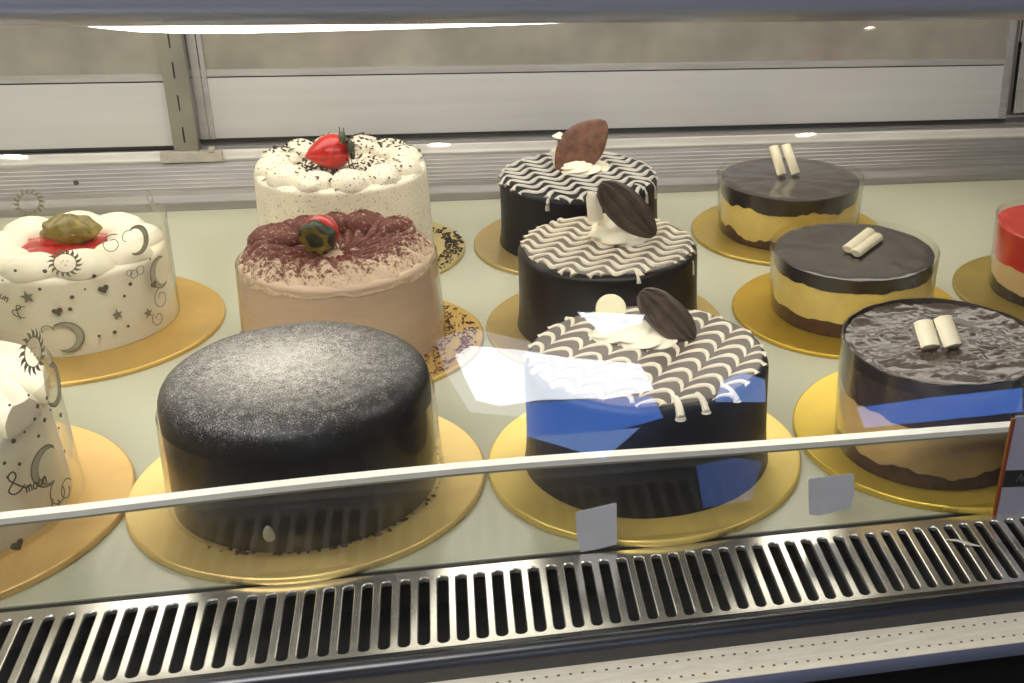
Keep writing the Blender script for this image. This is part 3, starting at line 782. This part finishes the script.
# nearest mousse
h = .097
c = mousse('front_mousse', -.0235, -.024, .0905, h, .060, .013, 'nearest mousse cake with a scraped brown top and two thick white sticks', 'glaze_rough', .006, h+.009, seed=2, body='tanmousse')
zt = BD['front_mousse'][2]+h
for (a, b_) in (((931, 348), (923, 322)), ((953.5, 347), (942.5, 317.5))):
    P = at_z(*a, zt+.005); Q = at_Y(b_[0], b_[1], P.y+.022); stick(c, P, Q, .0094)
mb = MB(); vs = []; fs = []; NR_, NS_ = 46, 200
for j in range(NR_+1):
    rr = .0895*j/NR_
    for i in range(NS_):
        a = TAU*i/NS_; x_, y_ = rr*cos(a), rr*sin(a)
        z_ = .0030*nz(x_*28+y_*10, y_*60, 5)+.0022*abs(nz(x_*60, y_*130, 8))+.0010*nz(x_*240, y_*240, 2)+(.003*max(0, (rr-.078)/.0115) if rr > .078 else 0)
        vs.append((x_, y_, h+.0012+max(z_, -.0006)))
for j in range(NR_):
    for i in range(NS_): fs.append((j*NS_+i, j*NS_+(i+1) % NS_, (j+1)*NS_+(i+1) % NS_, (j+1)*NS_+i))
mb.add(vs, fs); mb.build('scraped_chocolate', 'glaze_rough', c)
mb = MB(); mb.lathe([(.0905+.0012, h-.006), (.0905+.0014, h+.0075), (.0905+.0006, h+.0078), (.0905+.0002, h-.006)], 128,
                    zf=lambda a, r, z: (.003*nz(cos(a)*3, sin(a)*3, 4)-.002*max(0, -sin(a)) if z > h else 0), close=True)
mb.build('chocolate_rim', 'glaze', c)
# middle mousse
h = .070
c = mousse('mid_mousse', .004, .001, .0900, h, .053, .016, 'middle mousse cake with smooth dark top and two short white sticks lying flat', 'glaze', .0035, h+.0045, seed=5, tr=.0935)
zt = BD['mid_mousse'][2]+h
for (a, b_) in (((847.5, 249.5), (871, 231.0)), ((855.5, 253.5), (879.0, 236))):
    P = at_z(*a, zt+.0045); Q = at_z(*b_, zt+.0045); stick(c, P, Q, .0066)
# rear mousse
h = .0695
c = mousse('back_mousse', .002, .004, .0900, h, .049, .014, 'rearmost mousse cake with bright yellow filling and two upright white sticks', 'glaze', .009, h+.0055, seed=9, tr=.0935)
zt = BD['back_mousse'][2]+h
for (a, b_) in (((782, 175), (773.5, 146)), ((796, 174), (785.5, 144.5))):
    P = at_z(*a, zt+.002); Q = at_Y(b_[0], b_[1], P.y+.02); stick(c, P, Q, .0070)
# red cake
h = .083
c = mousse('mid_red', .002, .0, .0755, h, .040, .014, 'small red-topped cake cut off by the right edge of the view', 'redglaze', .004, h+.006, body='palecake', base='darkfruit', group=None,
           names=('cream_layer', 'dark_base_layer', 'red_glaze'), seed=12)

# ---- cream rosettes
def dollop_mesh(r, h, fl=.0, ridges=0, seed=0):
    mb = MB()
    def fn(p):
        a = atan2(p.y, p.x); q = 1+.08*nz(p.x*1.6+seed, p.y*1.6, p.z*1.6)
        if ridges: q *= 1+.09*abs(sin(ridges/2*(a+p.z*1.5)))
        return Vector((p.x*q, p.y*q, p.z*q if p.z > 0 else p.z*.4))
    mb.ell(S3(r, r, h), 40, 20, fn); return mb

# flecked cream cake with strawberry
hL = .108
c = cake('back_white', -.010, .0, 'tall flecked cream cake topped with dark flakes and a red strawberry lying down')
mb = MB(); mb.lathe(body_prof(.1010, .0985, hL, .006), 128, rf=wob(6, .0018, 2, 12)); mb.build('cake_body', 'flecked', c)
n = 12
for i in range(n):
    a = TAU*i/n+.2
    if i == 0:
        proto = dollop_mesh(.0235, .0175, seed=3).build('cream_rosette', 'flecked', c); proto.location = (.074*cos(a), .074*sin(a), hL-.001); proto.rotation_euler = (0, 0, a)
    else: copy_part(proto, c, (.074*cos(a), .074*sin(a), hL-.001), (0, 0, a+i*1.3), (1+.06*sin(i*3), 1, 1+.08*cos(i*2)))
def flakes(mb, pos, s0, s1):
    for p in pos:
        s = random.uniform(s0, s1); M4 = T3(p) @ Matrix.Rotation(random.uniform(0, TAU), 4, 'Z') @ Matrix.Rotation(random.uniform(-.7, .7), 4, 'X') @ Matrix.Rotation(random.uniform(-.6, .6), 4, 'Y')
        mb.box(-s, s, -s*.45, s*.45, -.0004, .0004, M4)
mb = MB(); pos = []
def ztop_ros(x, y, hh, R0=.074, rr=.0235, hr=.0175, nn=12, ph=.2):
    best = hh
    for i in range(nn):
        a = TAU*i/nn+ph; d = hypot(x-R0*cos(a), y-R0*sin(a))/rr
        if d < 1: best = max(best, hh-.001+hr*sqrt(1-d*d))
    return best
for i in range(900):
    r = .098*sqrt(random.random()); a = random.uniform(0, TAU)
    if r < .05 and random.random() < .2: pass
    dens = 1.0 if (r < .058) else (.75 if sin(a) > .1 else .22)
    if random.random() > dens: continue
    x, y = r*cos(a), r*sin(a); pos.append((x, y, ztop_ros(x, y, hL)+.0006))
flakes(mb, pos, .0008, .0028); o = mb.build('chocolate_flakes', 'flake', c, False); o['kind'] = 'stuff'

def strawberry(parent, base, tip, r, calyx='calyx_dark', name='strawberry', squash=1.0, toward=(0, -1, .6)):
    A, B = Vector(base), Vector(tip); L = (B-A).length; M4 = frame(A, B-A, toward)
    mb = MB(); prof = []; n = 18
    for i in range(n+1):
        t = i/n; rr = r*(sin(pi*min(1, t*1.02+.12))**.62)*(1-.42*t) if t < 1 else 0
        prof.append((max(rr, 0.0001), t*L))
    R = Matrix.Rotation(pi/2, 4, 'Y')
    vs = []; K = 28
    for j, (rr, x) in enumerate(prof):
        for q in range(K):
            a = TAU*q/K; k = 1+.03*sin(j*2.3)*sin(q*2.1); vs.append(M4 @ Vector((x, rr*cos(a)*k, rr*sin(a)*k*squash)))
    fs = [(i*K+q, i*K+(q+1) % K, (i+1)*K+(q+1) % K, (i+1)*K+q) for i in range(n) for q in range(K)]
    fs += [tuple(range(K))[::-1], tuple(range(n*K, (n+1)*K))]
    mb.add(vs, fs); s = mb.build(name, 'red', parent)
    return s, M4
def calyx_leaf(mb, M4, ang, L, w, curl):
    # a pointed little leaf fanning out from the crown
    vs = []; n = 8
    for i in range(n+1):
        t = i/n; hw = w*sin(pi*min(1, t*.92+.08))**.8*(1-.5*t); x = -curl*L*sin(t*1.9)*.5; rr = L*t
        for s in (-1, 0, 1):
            p = Vector((x+(.0010 if s == 0 else 0)-.001, rr, s*hw)); p.rotate(Matrix.Rotation(ang, 3, 'X')); vs.append(M4 @ p)
        for s in (1, 0, -1):
            p = Vector((x-.0012, rr, s*hw*.98)); p.rotate(Matrix.Rotation(ang, 3, 'X')); vs.append(M4 @ p)
    fs = [(i*6+q, i*6+(q+1) % 6, (i+1)*6+(q+1) % 6, (i+1)*6+q) for i in range(n) for q in range(6)]
    fs += [(5, 4, 3, 2, 1, 0), tuple(n*6+q for q in range(6))]
    mb.add(vs, fs)

zt = BD['back_white'][2]+hL
cz = at_z(330, 160, zt+.012)
s, M4 = strawberry(c, Lw(c, at_Y(348, 148, cz.y)), Lw(c, at_Y(299, 158, cz.y-.004)), .0235)
mb = MB()
for k in range(8): calyx_leaf(mb, M4, TAU*k/8+.2, .027, .0065, -.3+.5*((k*7) % 3)/2)
for (x_, z_, y_) in ((-.001, .008, 0), (-.004, .02, .004), (-.002, -.012, .004), (.002, .026, -.006)):
    mb.ell(M4 @ T3((x_, y_, z_)) @ S3(.0042, .0075, .0062), 14, 8, lambda p: p*(1+.25*nz(p.x*2, p.y*2, p.z*2+z_*90)))
mb.build('calyx', 'calyx_dark', s)

# cocoa-dusted pink cake
hP = .095
c = cake('mid_pink', -.0135, .012, 'pink mocha cake with cocoa-dusted ridged cream top and a leafy strawberry')
mb = MB(); mb.lathe(body_prof(.1005, .0965, hP, .005), 128, rf=wob(8, .0012, 2, 60)); mb.build('cake_body', 'pinkcream', c)
mb = MB(); seg = 240; vs = []; fs = []; n = 30
for i in range(seg):
    a = TAU*i/seg
    for j in range(n+1):
        t = j/n; r = .0968*(1-t)+.004*t
        env = sin(pi*min(1, max(0, (1-t)**.6)))**.7 if t > 0 else 0
        env = (min(1, t/.22)**.62)*(1-.62*max(0, (t-.35)/.65)**.8)
        tw_ = a*12+(t*7.5)+.5*sin(a*3)
        rid = abs(sin(tw_))**.8
        big = .5+.5*cos(a*5+.6+t*2)
        z = hP-.010+env*(.016+.0095*rid*(1-.4*t)+.003*big)+.0040*nz(r*cos(a)*60, r*sin(a)*60, 3)
        rr = r*(1+.014*rid*(1-t))
        vs.append((rr*cos(a), rr*sin(a), z))
for i in range(seg):
    k = (i+1) % seg
    for j in range(n): fs.append((i*(n+1)+j, k*(n+1)+j, k*(n+1)+j+1, i*(n+1)+j+1))
fs.append(tuple(i*(n+1)+n for i in range(seg)))
mb.add(vs, fs); mb.build('ridged_cream_top', 'cocoa', c)
for (ax, ay, r) in ((.068*cos(2.75), .068*sin(2.75), .025), (.06*cos(2.1), .06*sin(2.1), .02), (.064*cos(1.2), .064*sin(1.2), .021), (.07*cos(.6), .07*sin(.6), .02), (.06*cos(1.65), .06*sin(1.65), .018)):
    o = dollop_mesh(r, .017, ridges=9, seed=ax*40).build('cream_rosette', 'cocoa', c)
    for v in o.data.vertices: v.co += Vector((ax, ay, hP+.004))
zt = BD['mid_pink'][2]+hP
cz = at_z(322, 240, zt+.01)
s, M4 = strawberry(c, Lw(c, at_Y(317, 238, cz.y-.014)), Lw(c, at_Y(331, 216, cz.y+.020)), .0205, toward=(0, 0, 1))
mb = MB()
cq = Lw(c, at_Y(318, 236, cz.y-.016)); dr = (Vector(M4.col[0][:3]))
mb2 = MB(); mb2.ell(frame(cq, dr, (0, 0, 1)) @ S3(.010, .0185, .0175), 24, 14, lambda p: p*(1+.16*nz(p.x*3, p.y*3, p.z*3)+.07*sin(5*atan2(p.z, p.y))))
k_ = mb2.build('calyx', 'calyx_dark', s)
for k in range(7): calyx_leaf(mb, frame(cq-dr*.004, dr, (0, 0, 1)), TAU*k/7, .0175, .0105, .45)
mb.build('calyx_leaf_fan', 'calyx', s)
collar(c, .1022, .0985, hP-.004)
mb = MB(); pos = []
for i in range(260):
    a = random.uniform(-1.9, .9); r = .103+abs(random.gauss(0, .008)); x, y = r*cos(a), r*sin(a)
    pos.append((x, y, .0008+.004*random.random()*(r < .108)))
for i in range(40): pos.append((.1*cos(-1.1-.9*random.random()), .1*sin(-1.2-.6*random.random()), .0008)) if False else None
flakes(mb, pos, .0006, .0018); o = mb.build('cocoa_crumbs', 'crumb_red', c, False); o['kind'] = 'stuff'
mb = MB(); bx, by, bt_ = BD['mid_pink']; pos = []
for i in range(420):
    a = random.gauss(2.6, .35); r = random.uniform(.104, .127); pos.append((r*cos(a), r*sin(a), .0006))
for i in range(170):
    a = random.gauss(-.35, .45); r = random.uniform(.106, .122); pos.append((r*cos(a), r*sin(a), .0006))
flakes(mb, pos, .0006, .0022); o = mb.build('cocoa_crumbs', 'crumb_red', None, False); o.location = (bx, by, bt_); tag(o, 'loose reddish cocoa crumbs on the board of the pink cake', 'crumbs', None, 'stuff')
mb = MB(); bx, by, bt_ = BD['back_white']; pos = []
for i in range(220):
    a = random.gauss(-.02, .38); r = random.uniform(.104, .126); pos.append((r*cos(a), r*sin(a), .0006))
flakes(mb, pos, .0008, .0026); o = mb.build('chocolate_flakes', 'flake', None, False); o.location = (bx, by, bt_); tag(o, 'loose dark chocolate flakes on the board of the flecked cream cake', 'chocolate flakes', None, 'stuff')
c_flecked_collar = None

# ------------------------------------------------------------------ printed collars
class Wrap:                           # prints wrapped round a collar
    def __init__(s, parent, r, world=True):
        s.c = parent; s.r = r; s.d = MB(); s.g = MB(); s.k = MB()
        s.cx, s.cy, s.cz = parent.location
    def at(s, px, py, far=False):
        a, z = on_cyl(px, py, s.cx, s.cy, s.r, far); return a, z-s.cz
    def fm(s, a0, z0, rot=0, sgn=1):
        cr, sr = cos(rot), sin(rot)
        def f(u, v, w):
            uu = (u*cr-v*sr)*sgn; vv = u*sr+v*cr; a = a0+uu/s.r; R = s.r+.0004+w
            return (R*cos(a), R*sin(a), z0+vv)
        return f
    def stroke(s, pts, wd, f, mb, taper=False):
        n = len(pts); L = []; Rr = []
        for i, (u, v) in enumerate(pts):
            a = pts[max(i-1, 0)]; b = pts[min(i+1, n-1)]; dx, dy = b[0]-a[0], b[1]-a[1]; d = hypot(dx, dy) or 1
            w = wd*(sin(pi*min(1, (i+.6)/n)) if taper else 1)/2+.00008
            L.append((u-dy/d*w, v+dx/d*w)); Rr.append((u+dy/d*w, v-dx/d*w))
        for i in range(n-1): mb.prism([L[i], L[i+1], Rr[i+1], Rr[i]], f, .0003)
    def dot(s, px, py, r=.0013, far=False, mb=None):
        a, z = s.at(px, py, far); f = s.fm(a, z); (mb or s.k).prism([(r*cos(t*TAU/9), r*sin(t*TAU/9)) for t in range(9)], f, .0003)
    def star(s, px, py, r, rot=.1, far=False):
        a, z = s.at(px, py, far); f = s.fm(a, z, rot)
        for k in range(5):
            t0 = pi/2+TAU*k/5; P = lambda rr, t: (rr*cos(t), rr*sin(t))
            s.d.prism([(0, 0), P(r*.42, t0-pi/5), P(r, t0), P(r*.42, t0+pi/5)], f, .0003)
    def heart(s, px, py, r):
        a, z = s.at(px, py); f = s.fm(a, z, .2)
        pts = [(r*.062*16*sin(t)**3, r*.062*(13*cos(t)-5*cos(2*t)-2*cos(3*t)-cos(4*t))) for t in [TAU*i/22 for i in range(22)]]
        for i in range(22): s.k.prism([(0, 0), pts[i], pts[(i+1) % 22]], f, .0003)
    def moon(s, px, py, R, rot=0, far=False, squeeze=1):
        a, z = s.at(px, py, far); f = s.fm(a, z, rot)
        o = [(R*cos(t), R*sin(t)) for t in [-2.05+4.1*i/24 for i in range(25)]]
        i_ = [(-.22*R+R*.80*cos(t)*squeeze+.0*R, R*.86*sin(t)) for t in [-2.0+4.0*i/24 for i in range(25)]]
        s.stroke(o, .0011, f, s.d); s.stroke(i_, .0005, f, s.d)
        for i in range(24): s.g.prism([o[i], o[i+1], i_[i+1], i_[i]], f, .00015)
    def sun(s, px, py, R, far=False, half=False):
        a, z = s.at(px, py, far); f = s.fm(a, z)
        s.stroke([(R*cos(t), R*sin(t)) for t in [TAU*i/30 for i in range(31)]], .0006, f, s.d)
        for k in range(16):
            t = TAU*k/16; b = .17; P = lambda rr, t: (rr*cos(t), rr*sin(t))
            s.d.prism([P(R*1.03, t-b*.8), P(R*1.35, t-b*.1), P(R*1.6, t+b*1.3), P(R*1.3, t+b*.9), P(R*1.03, t+b)], f, .0003)
        for (u, v) in ((-.3, .15), (.25, .2), (-.05, -.2), (.1, -.25), (-.1, .3)): s.d.prism([(u*R+.0006*cos(t), v*R+.0006*sin(t)) for t in [TAU*i/6 for i in range(6)]], f, .0003)
    def swirl(s, px, py, R, rot=0, turns=1.2, far=False, w=.0006, sgn=1):
        a, z = s.at(px, py, far); f = s.fm(a, z, rot, sgn)
        s.stroke([(R*(1-.6*i/30)*cos(TAU*turns*i/30), R*(1-.6*i/30)*sin(TAU*turns*i/30)) for i in range(31)], w, f, s.d)
    def ring(s, px, py, R):
        a, z = s.at(px, py); f = s.fm(a, z); s.stroke([(R*cos(TAU*i/16), R*sin(TAU*i/16)) for i in range(17)], .0005, f, s.d)
    def script(s, px, py, strokes, sc_, rot=0, w=.0008, far=False):
        a, z = s.at(px, py, far); f = s.fm(a, z, rot)
        for st in strokes: s.stroke([(u*sc_, v*sc_) for u, v in st], w, f, s.k)
    def done(s, col):
        col_o = col
        o = s.d.build('surface_print', 'print', col_o, False); me = o.data; n0 = len(me.polygons)
        bm = bmesh.new(); bm.from_mesh(me)
        for k, (mb_, nm) in enumerate(((s.k, 'print_dark'), (s.g, 'print_fill')), 1):
            me.materials.append(M[nm]); vs = [bm.verts.new(v) for v in mb_.v]
            for f in mb_.f:
                fc = bm.faces.new([vs[i] for i in f]); fc.material_index = k
        bmesh.ops.recalc_face_normals(bm, faces=bm.faces); bm.to_mesh(me); bm.free()
def curve(P, n=10):                   # smooth open curve through points
    out = []
    for i in range(len(P)-1):
        p0, p1, p2, p3 = P[max(i-1, 0)], P[i], P[i+1], P[min(i+2, len(P)-1)]
        for k in range(n):
            t = k/n
            out.append(tuple(.5*((2*p1[q])+(-p0[q]+p2[q])*t+(2*p0[q]-5*p1[q]+4*p2[q]-p3[q])*t*t+(-p0[q]+3*p1[q]-3*p2[q]+p3[q])*t**3) for q in (0, 1)))
    out.append(P[-1]); return out
AMP = [curve([(1.2, .25), (.75, 0), (.35, .0), (.1, .35), (.45, .75), (.75, 1.1), (.6, 1.45), (.3, 1.35), (.3, 1.0), (.75, .45), (1.3, -.1)], 5)]
def letters(word, x0=0, dx=.72):
    L = {'m': [curve([(0, .7), (.08, 0)], 3), curve([(.06, .4), (.22, .72), (.34, .5), (.34, 0)], 4), curve([(.34, .45), (.5, .72), (.62, .5), (.66, 0)], 4)],
         'o': [curve([(.3, .68), (.05, .45), (.1, .05), (.4, .02), (.52, .4), (.3, .68)], 4)],
         'n': [curve([(.02, .7), (.08, 0)], 3), curve([(.08, .4), (.28, .72), (.42, .5), (.44, 0)], 4)],
         'u': [curve([(.02, .7), (.06, .15), (.25, .0), (.42, .3), (.44, .7)], 4), curve([(.44, .7), (.48, 0)], 3)],
         'S': [curve([(.65, 1.1), (.35, 1.35), (.08, 1.1), (.3, .7), (.55, .35), (.3, .0), (-.05, .2)], 5)],
         'M': [curve([(0, 0), (.15, 1.25)], 3), curve([(.15, 1.25), (.4, .3)], 3), curve([(.4, .3), (.75, 1.25)], 3), curve([(.75, 1.25), (.85, 0)], 3)]}
    out = []; x = x0
    for ch in word:
        out += [[(u+x, v) for u, v in st] for st in L[ch]]; x += {'m': .82, 'S': .8, 'M': 1.05}.get(ch, .62)
    return out

# rear white cake (sun print)
hW = .081
c = cake('mid_white', .0005, .011, 'round white cake with red fruit centre in a sun-printed clear collar')
mb = MB(); mb.lathe(body_prof(.0945, .0935, hW, .006), 128, rf=wob(11, .0012, 2, 12)); mb.build('cake_body', 'whitecake', c)
n = 9
for i in range(n):
    a = TAU*i/n+.25
    sc3 = (1+.05*sin(i*3), 1+.06*cos(i), 1+.06*cos(i*2))
    if i == 0: pr = dollop_mesh(.0285, .0165, seed=5).build('cream_rosette', 'cream', c); pr.location = (.0645*cos(a), .0645*sin(a), hW); pr.rotation_euler = (0, 0, a)
    else: copy_part(pr, c, (.0645*cos(a), .0645*sin(a), hW), (0, 0, a+i), sc3)
mb = MB(); mb.lathe([(0, hW-.002), (.047, hW-.002), (.047, hW+.004), (.03, hW+.0062), (0, hW+.007)], 64, rf=lambda a, r, z: .004*nz(cos(a)*2, sin(a)*2, 1) if r > .02 else 0, zf=lambda a, r, z: .0025*nz(r*cos(a)*60, r*sin(a)*60, 2) if z > hW else 0)
mb.build('red_fruit_filling', 'redjam', c)
zt = BD['mid_white'][2]+hW+.012
p0_ = Lw(c, at_Y(64, 232, 1.398)); 
s, M4 = strawberry(c, p0_+Vector((.008, 0, -.006)), p0_+Vector((-.030, -.006, -.012)), .019, toward=(0, 0, 1))
mb = MB(); mb.ell(T3(p0_+Vector((.006, 0, .001))) @ S3(.0265, .020, .0165), 36, 20, lambda p: p*(1+.18*nz(p.x*2.5+3, p.y*2.5, p.z*2.5)+.05*sin(6*atan2(p.y, p.x))))
mb.build('calyx', 'calyx', s)
mb = MB()
for k in range(9): calyx_leaf(mb, T3(p0_+Vector((.006, 0, .012))) @ Matrix.Rotation(pi/2, 4, 'Y'), TAU*k/9, .026, .008, -.75)
mb.build('calyx_leaf_fan', 'calyx', s)
col_ = collar(c, .0965, .0985, .108, 'printed_collar', 'collar', label='clear film collar printed with suns, moons and stars')
wr = Wrap(c, .0978)
wr.sun(65, 263, .0098); wr.sun(29, 203, .0105, far=True); wr.swirl(149, 198, .008, 1, 1, True); wr.dot(76, 183, .003, True); wr.swirl(148, 208, .005, 2, 1.3, True)
wr.star(27.4, 297, .0072, .2); wr.star(117.5, 314.5, .006, .1); wr.star(148, 313, .006, 0)
wr.heart(103.5, 289, .0052); wr.heart(57.5, 311.5, .0050); wr.heart(153.5, 284.5, .0045)
wr.moon(66, 337, .0158, .1); wr.moon(137, 240, .0150, -.1); wr.moon(160, 272, .0165, pi)
wr.swirl(112, 244, .0105, .9, 1.15); wr.swirl(127, 238, .0085, .8, .55); wr.swirl(46, 331, .0075, 0, .6, w=.0008)
wr.ring(134, 274, .0042); wr.ring(140, 270, .0045); wr.ring(129, 273, .003)
wr.swirl(161, 298, .012, 1.4, 1.2); wr.swirl(158, 318, .009, 2.2, 1.1)
for (x, y) in [(72, 297), (99, 335.7), (15.6, 270.5), (149.7, 259), (124, 296), (130, 284), (114.6, 332), (128, 326), (94, 276), (45, 271), (3, 280), (85, 289), (40, 289), (70, 309)]:
    wr.dot(x, y, random.choice((.0011, .0016, .0021)))
wr.script(0, 297, letters('un'), .0075, -.62); wr.script(11, 312, AMP, .0085, -.6)
wr.swirl(24, 314, .0085, 1.2, .6, w=.0008)
wr.done(col_)

# nearest white cake
hV = .087
c = cake('front_white', .006, .003, 'white cake with long cream folds in a printed collar, nearest at the left edge')
mb = MB(); mb.lathe(body_prof(.1035, .0985, hV, .006), 128, rf=wob(13, .0012, 2, 12)); mb.build('cake_body', 'whitecake', c)
def fold(a):
    mb = MB(); vs = []; n = 24; K = 20
    for i in range(n+1):
        t = i/n; rr = .101-.078*t; ang = a+.55*t
        wv = .030*sin(pi*min(1, .22+.72*t))**.7*(1-.35*t); hv = .027*sin(pi*min(1, .14+.8*t))**.6
        cx, cy = rr*cos(ang), rr*sin(ang); ta = ang+pi/2
        for q in range(K):
            th = TAU*q/K; w_ = wv*cos(th)*(1+.08*cos(3*th)); z_ = hv*sin(th)*(1+.12*cos(6*th+1))
            vs.append((cx+cos(ta)*w_, cy+sin(ta)*w_, hV+.004+max(z_, -.006)+.006*t))
    fs = [(i*K+q, i*K+(q+1) % K, (i+1)*K+(q+1) % K, (i+1)*K+q) for i in range(n) for q in range(K)]
    fs += [tuple(range(K))[::-1], tuple(range(n*K, (n+1)*K))]
    mb.add(vs, fs); return mb
for i in range(11):
    a = TAU*i/11-.35
    if i == 0: pr = fold(0).build('cream_fold', 'cream', c); pr.rotation_euler = (0, 0, a)
    else: copy_part(pr, c, (0, 0, 0), (0, 0, a))
col_ = collar(c, .1125, .1085, .112, 'printed_collar', 'collar', label='clear film collar printed with suns, moons and stars')
wr = Wrap(c, .1128)
wr.moon(46, 466, .0165, pi-.4); wr.script(8, 497, AMP, .0125, 0, .0011); wr.script(26, 493, letters('moon'), .0080, -.10, .0010)
wr.swirl(59, 492, .013, 1.8, .8, w=.0010); wr.swirl(66, 490, .010, .4, 1.0, w=.0009); wr.swirl(56, 503, .006, 2, .8, w=.0013)
wr.heart(17, 545, .0055); wr.sun(33, 352, .0115); wr.moon(53, 385, .017, -.5)
for (x, y) in [(13, 441), (19, 464), (4, 463), (7, 477), (64, 451), (37, 406), (34, 419), (46, 398), (38, 436), (58, 428), (28, 395), (60, 415), (9, 405), (44, 420), (24, 432), (50, 410)]:
    wr.dot(x, y, random.choice((.0011, .0015, .0020)))
wr.done(col_)

# ------------------------------------------------------------------ paper labels on the low glass and the price tag
def paper(px, py, pts, label):
    pl = at_Y(px, py, DY-.0035); t = MB()
    P = [at_Y(x, y, DY-.0035) for x, y in pts]
    def f(u, v, w): return (u-pl.x, -w+.002*0, v-pl.z)
    bt = MB(); ctr = (sum(p.x for p in P)/len(P), sum(p.z for p in P)/len(P))
    bt.prism([(p.x, p.z) for p in P], f, .0007)
    o = bt.build('paper_label', 'paper', None, False); o.location = (pl.x, DY-.0003, pl.z)
    return tag(o, label, 'paper label', 'blank paper labels')
paper(597, 530, [(576, 520), (577, 514), (615.5, 505), (617, 505.5), (617.5, 546), (598, 551), (581, 554), (577, 538)], 'crooked blank paper square on the low glass below the nearest feather-iced cake')
paper(832, 498, [(809, 483), (810, 480.5), (853, 475.5), (855, 477), (855, 497), (852, 510), (820, 517.5), (810, 516)], 'blank paper square on the low glass beside the nearest mousse cake board')

TY = DY-.0045
A0, A1 = at_Y(990.5, 520, TY), at_Y(1011, 418, TY)
tg = thing('price_tag', (A0.x, TY, 0), 'price tag with a black band and rust and gold edge, at the right edge', 'price tag')
ux = Vector((A1.x-A0.x, 0, A1.z-A0.z)); hT = ux.length; uy = ux.normalized(); uxx = Vector((uy.z, 0, -uy.x))
def tp(mb, u0, u1, v0, v1, w0, w1):
    o = Vector((0, 0, A0.z)); M4 = Matrix.Identity(4)
    for i in range(3): M4[i][0] = uxx[i]; M4[i][1] = (0, -1, 0)[i]; M4[i][2] = uy[i]; M4[i][3] = o[i]
    mb.box(u0, u1, w0, w1, v0, v1, M4)
b = MB(); tp(b, .0035, .075, -.001, hT+.002, 0, .0012); b.build('card', 'tag_white', tg, False)
b = MB(); tp(b, 0, .0012, -.001, hT, 0, .0016); b.build('gold_edge', 'tag_gold', tg, False)
b = MB(); tp(b, .0012, .0038, -.001, hT, 0, .0016); b.build('rust_edge', 'tag_red', tg, False)
b = MB(); tp(b, .0036, .075, hT*.335, hT*.50, .0012, .0015); bd = b.build('black_band', 'tag_black', tg, False)
def mapt(u, v, w):
    p = Vector((0, 0, A0.z))+uxx*u+uy*v+Vector((0, -(.0015+w), 0)); return tuple(p)
b = MB()
for st in ([(0, .0), (.35, .9)], [(.35, .9), (.5, 0)], [(.12, .35), (.5, .35)], [(.7, 0), (.72, .6)], [(.72, .5), (.9, .62), (1.0, 0)]):
    (u0_, v0_), (u1_, v1_) = st[0], st[-1]
    pts = [(.016+.009*q[0], hT*.39+.008*q[1]) for q in st]
    for a_, b_ in zip(pts, pts[1:]):
        b.prism([(a_[0]-.0005, a_[1]), (a_[0]+.0005, a_[1]), (b_[0]+.0005, b_[1]), (b_[0]-.0005, b_[1])], mapt, .0002)
b.build('faint_lettering', 'tag_grey', bd, False)

P, Q = at_z(946, 540, .001), at_z(981, 547, .001)
b = MB(); d = Q-P; b.tube([Vector((0, 0, 0)), d*.3+Vector((0, 0, .0012)), d*.7, d], [.0006, .0017, .0019, .0005], 8, .35)
o = b.build('plastic_sliver', 'clip', None); o.location = P+Vector((0, 0, .0006)); tag(o, 'thin greyish plastic sliver lying across the grille slots at the right', 'scrap')

# ------------------------------------------------------------------ light
def area(name, loc, target, sx, sy, power, col):
    l = bpy.data.lights.new(name, 'AREA'); l.shape = 'RECTANGLE'; l.size = sx; l.size_y = sy; l.energy = power; l.color = col
    o = bpy.data.objects.new(name, l); C.objects.link(o); o.location = loc
    o.rotation_euler = (Vector(target)-Vector(loc)).to_track_quat('-Z', 'Y').to_euler(); return o
area('shop_ceiling_light', (-.7, .0, 1.72), (-.1, .8, 0), 1.8, .8, 58, (1, .98, .96))  # added broad fill for the ambient light of the shop
area('kitchen_ceiling_light', (.2, 2.4, 1.72), (.2, 2.3, 0), 2.0, .6, 14, (1, .95, .86))
area('case_lamp_light', (-.05, .94, .425), (-.02, 1.3, .02), 1.1, .03, 2.8, (1, .96, .88))
lp = thing('light_panel', (-.15, 1.53, .452), 'long white light panel under the case roof, mirrored in the grille between the cakes', 'lamp')
b = MB(); b.box(-.98, .98, -.16, .16, .0, .003); b.build('diffuser', 'panel_glow', lp, False)
b = MB(); b.box(-1.0, 1.0, -.18, .18, .003, .03); b.build('housing', 'alu', lp, False)
w = bpy.data.worlds.new('world'); sc.world = w; w.use_nodes = True
w.node_tree.nodes['Background'].inputs[0].default_value = (.8, .85, 1, 1); w.node_tree.nodes['Background'].inputs[1].default_value = .3

sc.view_settings.view_transform = 'Standard'; sc.view_settings.look = 'None'
sc.view_settings.gamma = 1; sc.view_settings.use_curve_mapping = False; sc.view_settings.exposure = 0.12
sc.cycles.transparent_max_bounces = 32; sc.cycles.max_bounces = 10; sc.cycles.glossy_bounces = 6
sc.cycles.sample_clamp_indirect = 6.0; sc.cycles.caustics_reflective = False
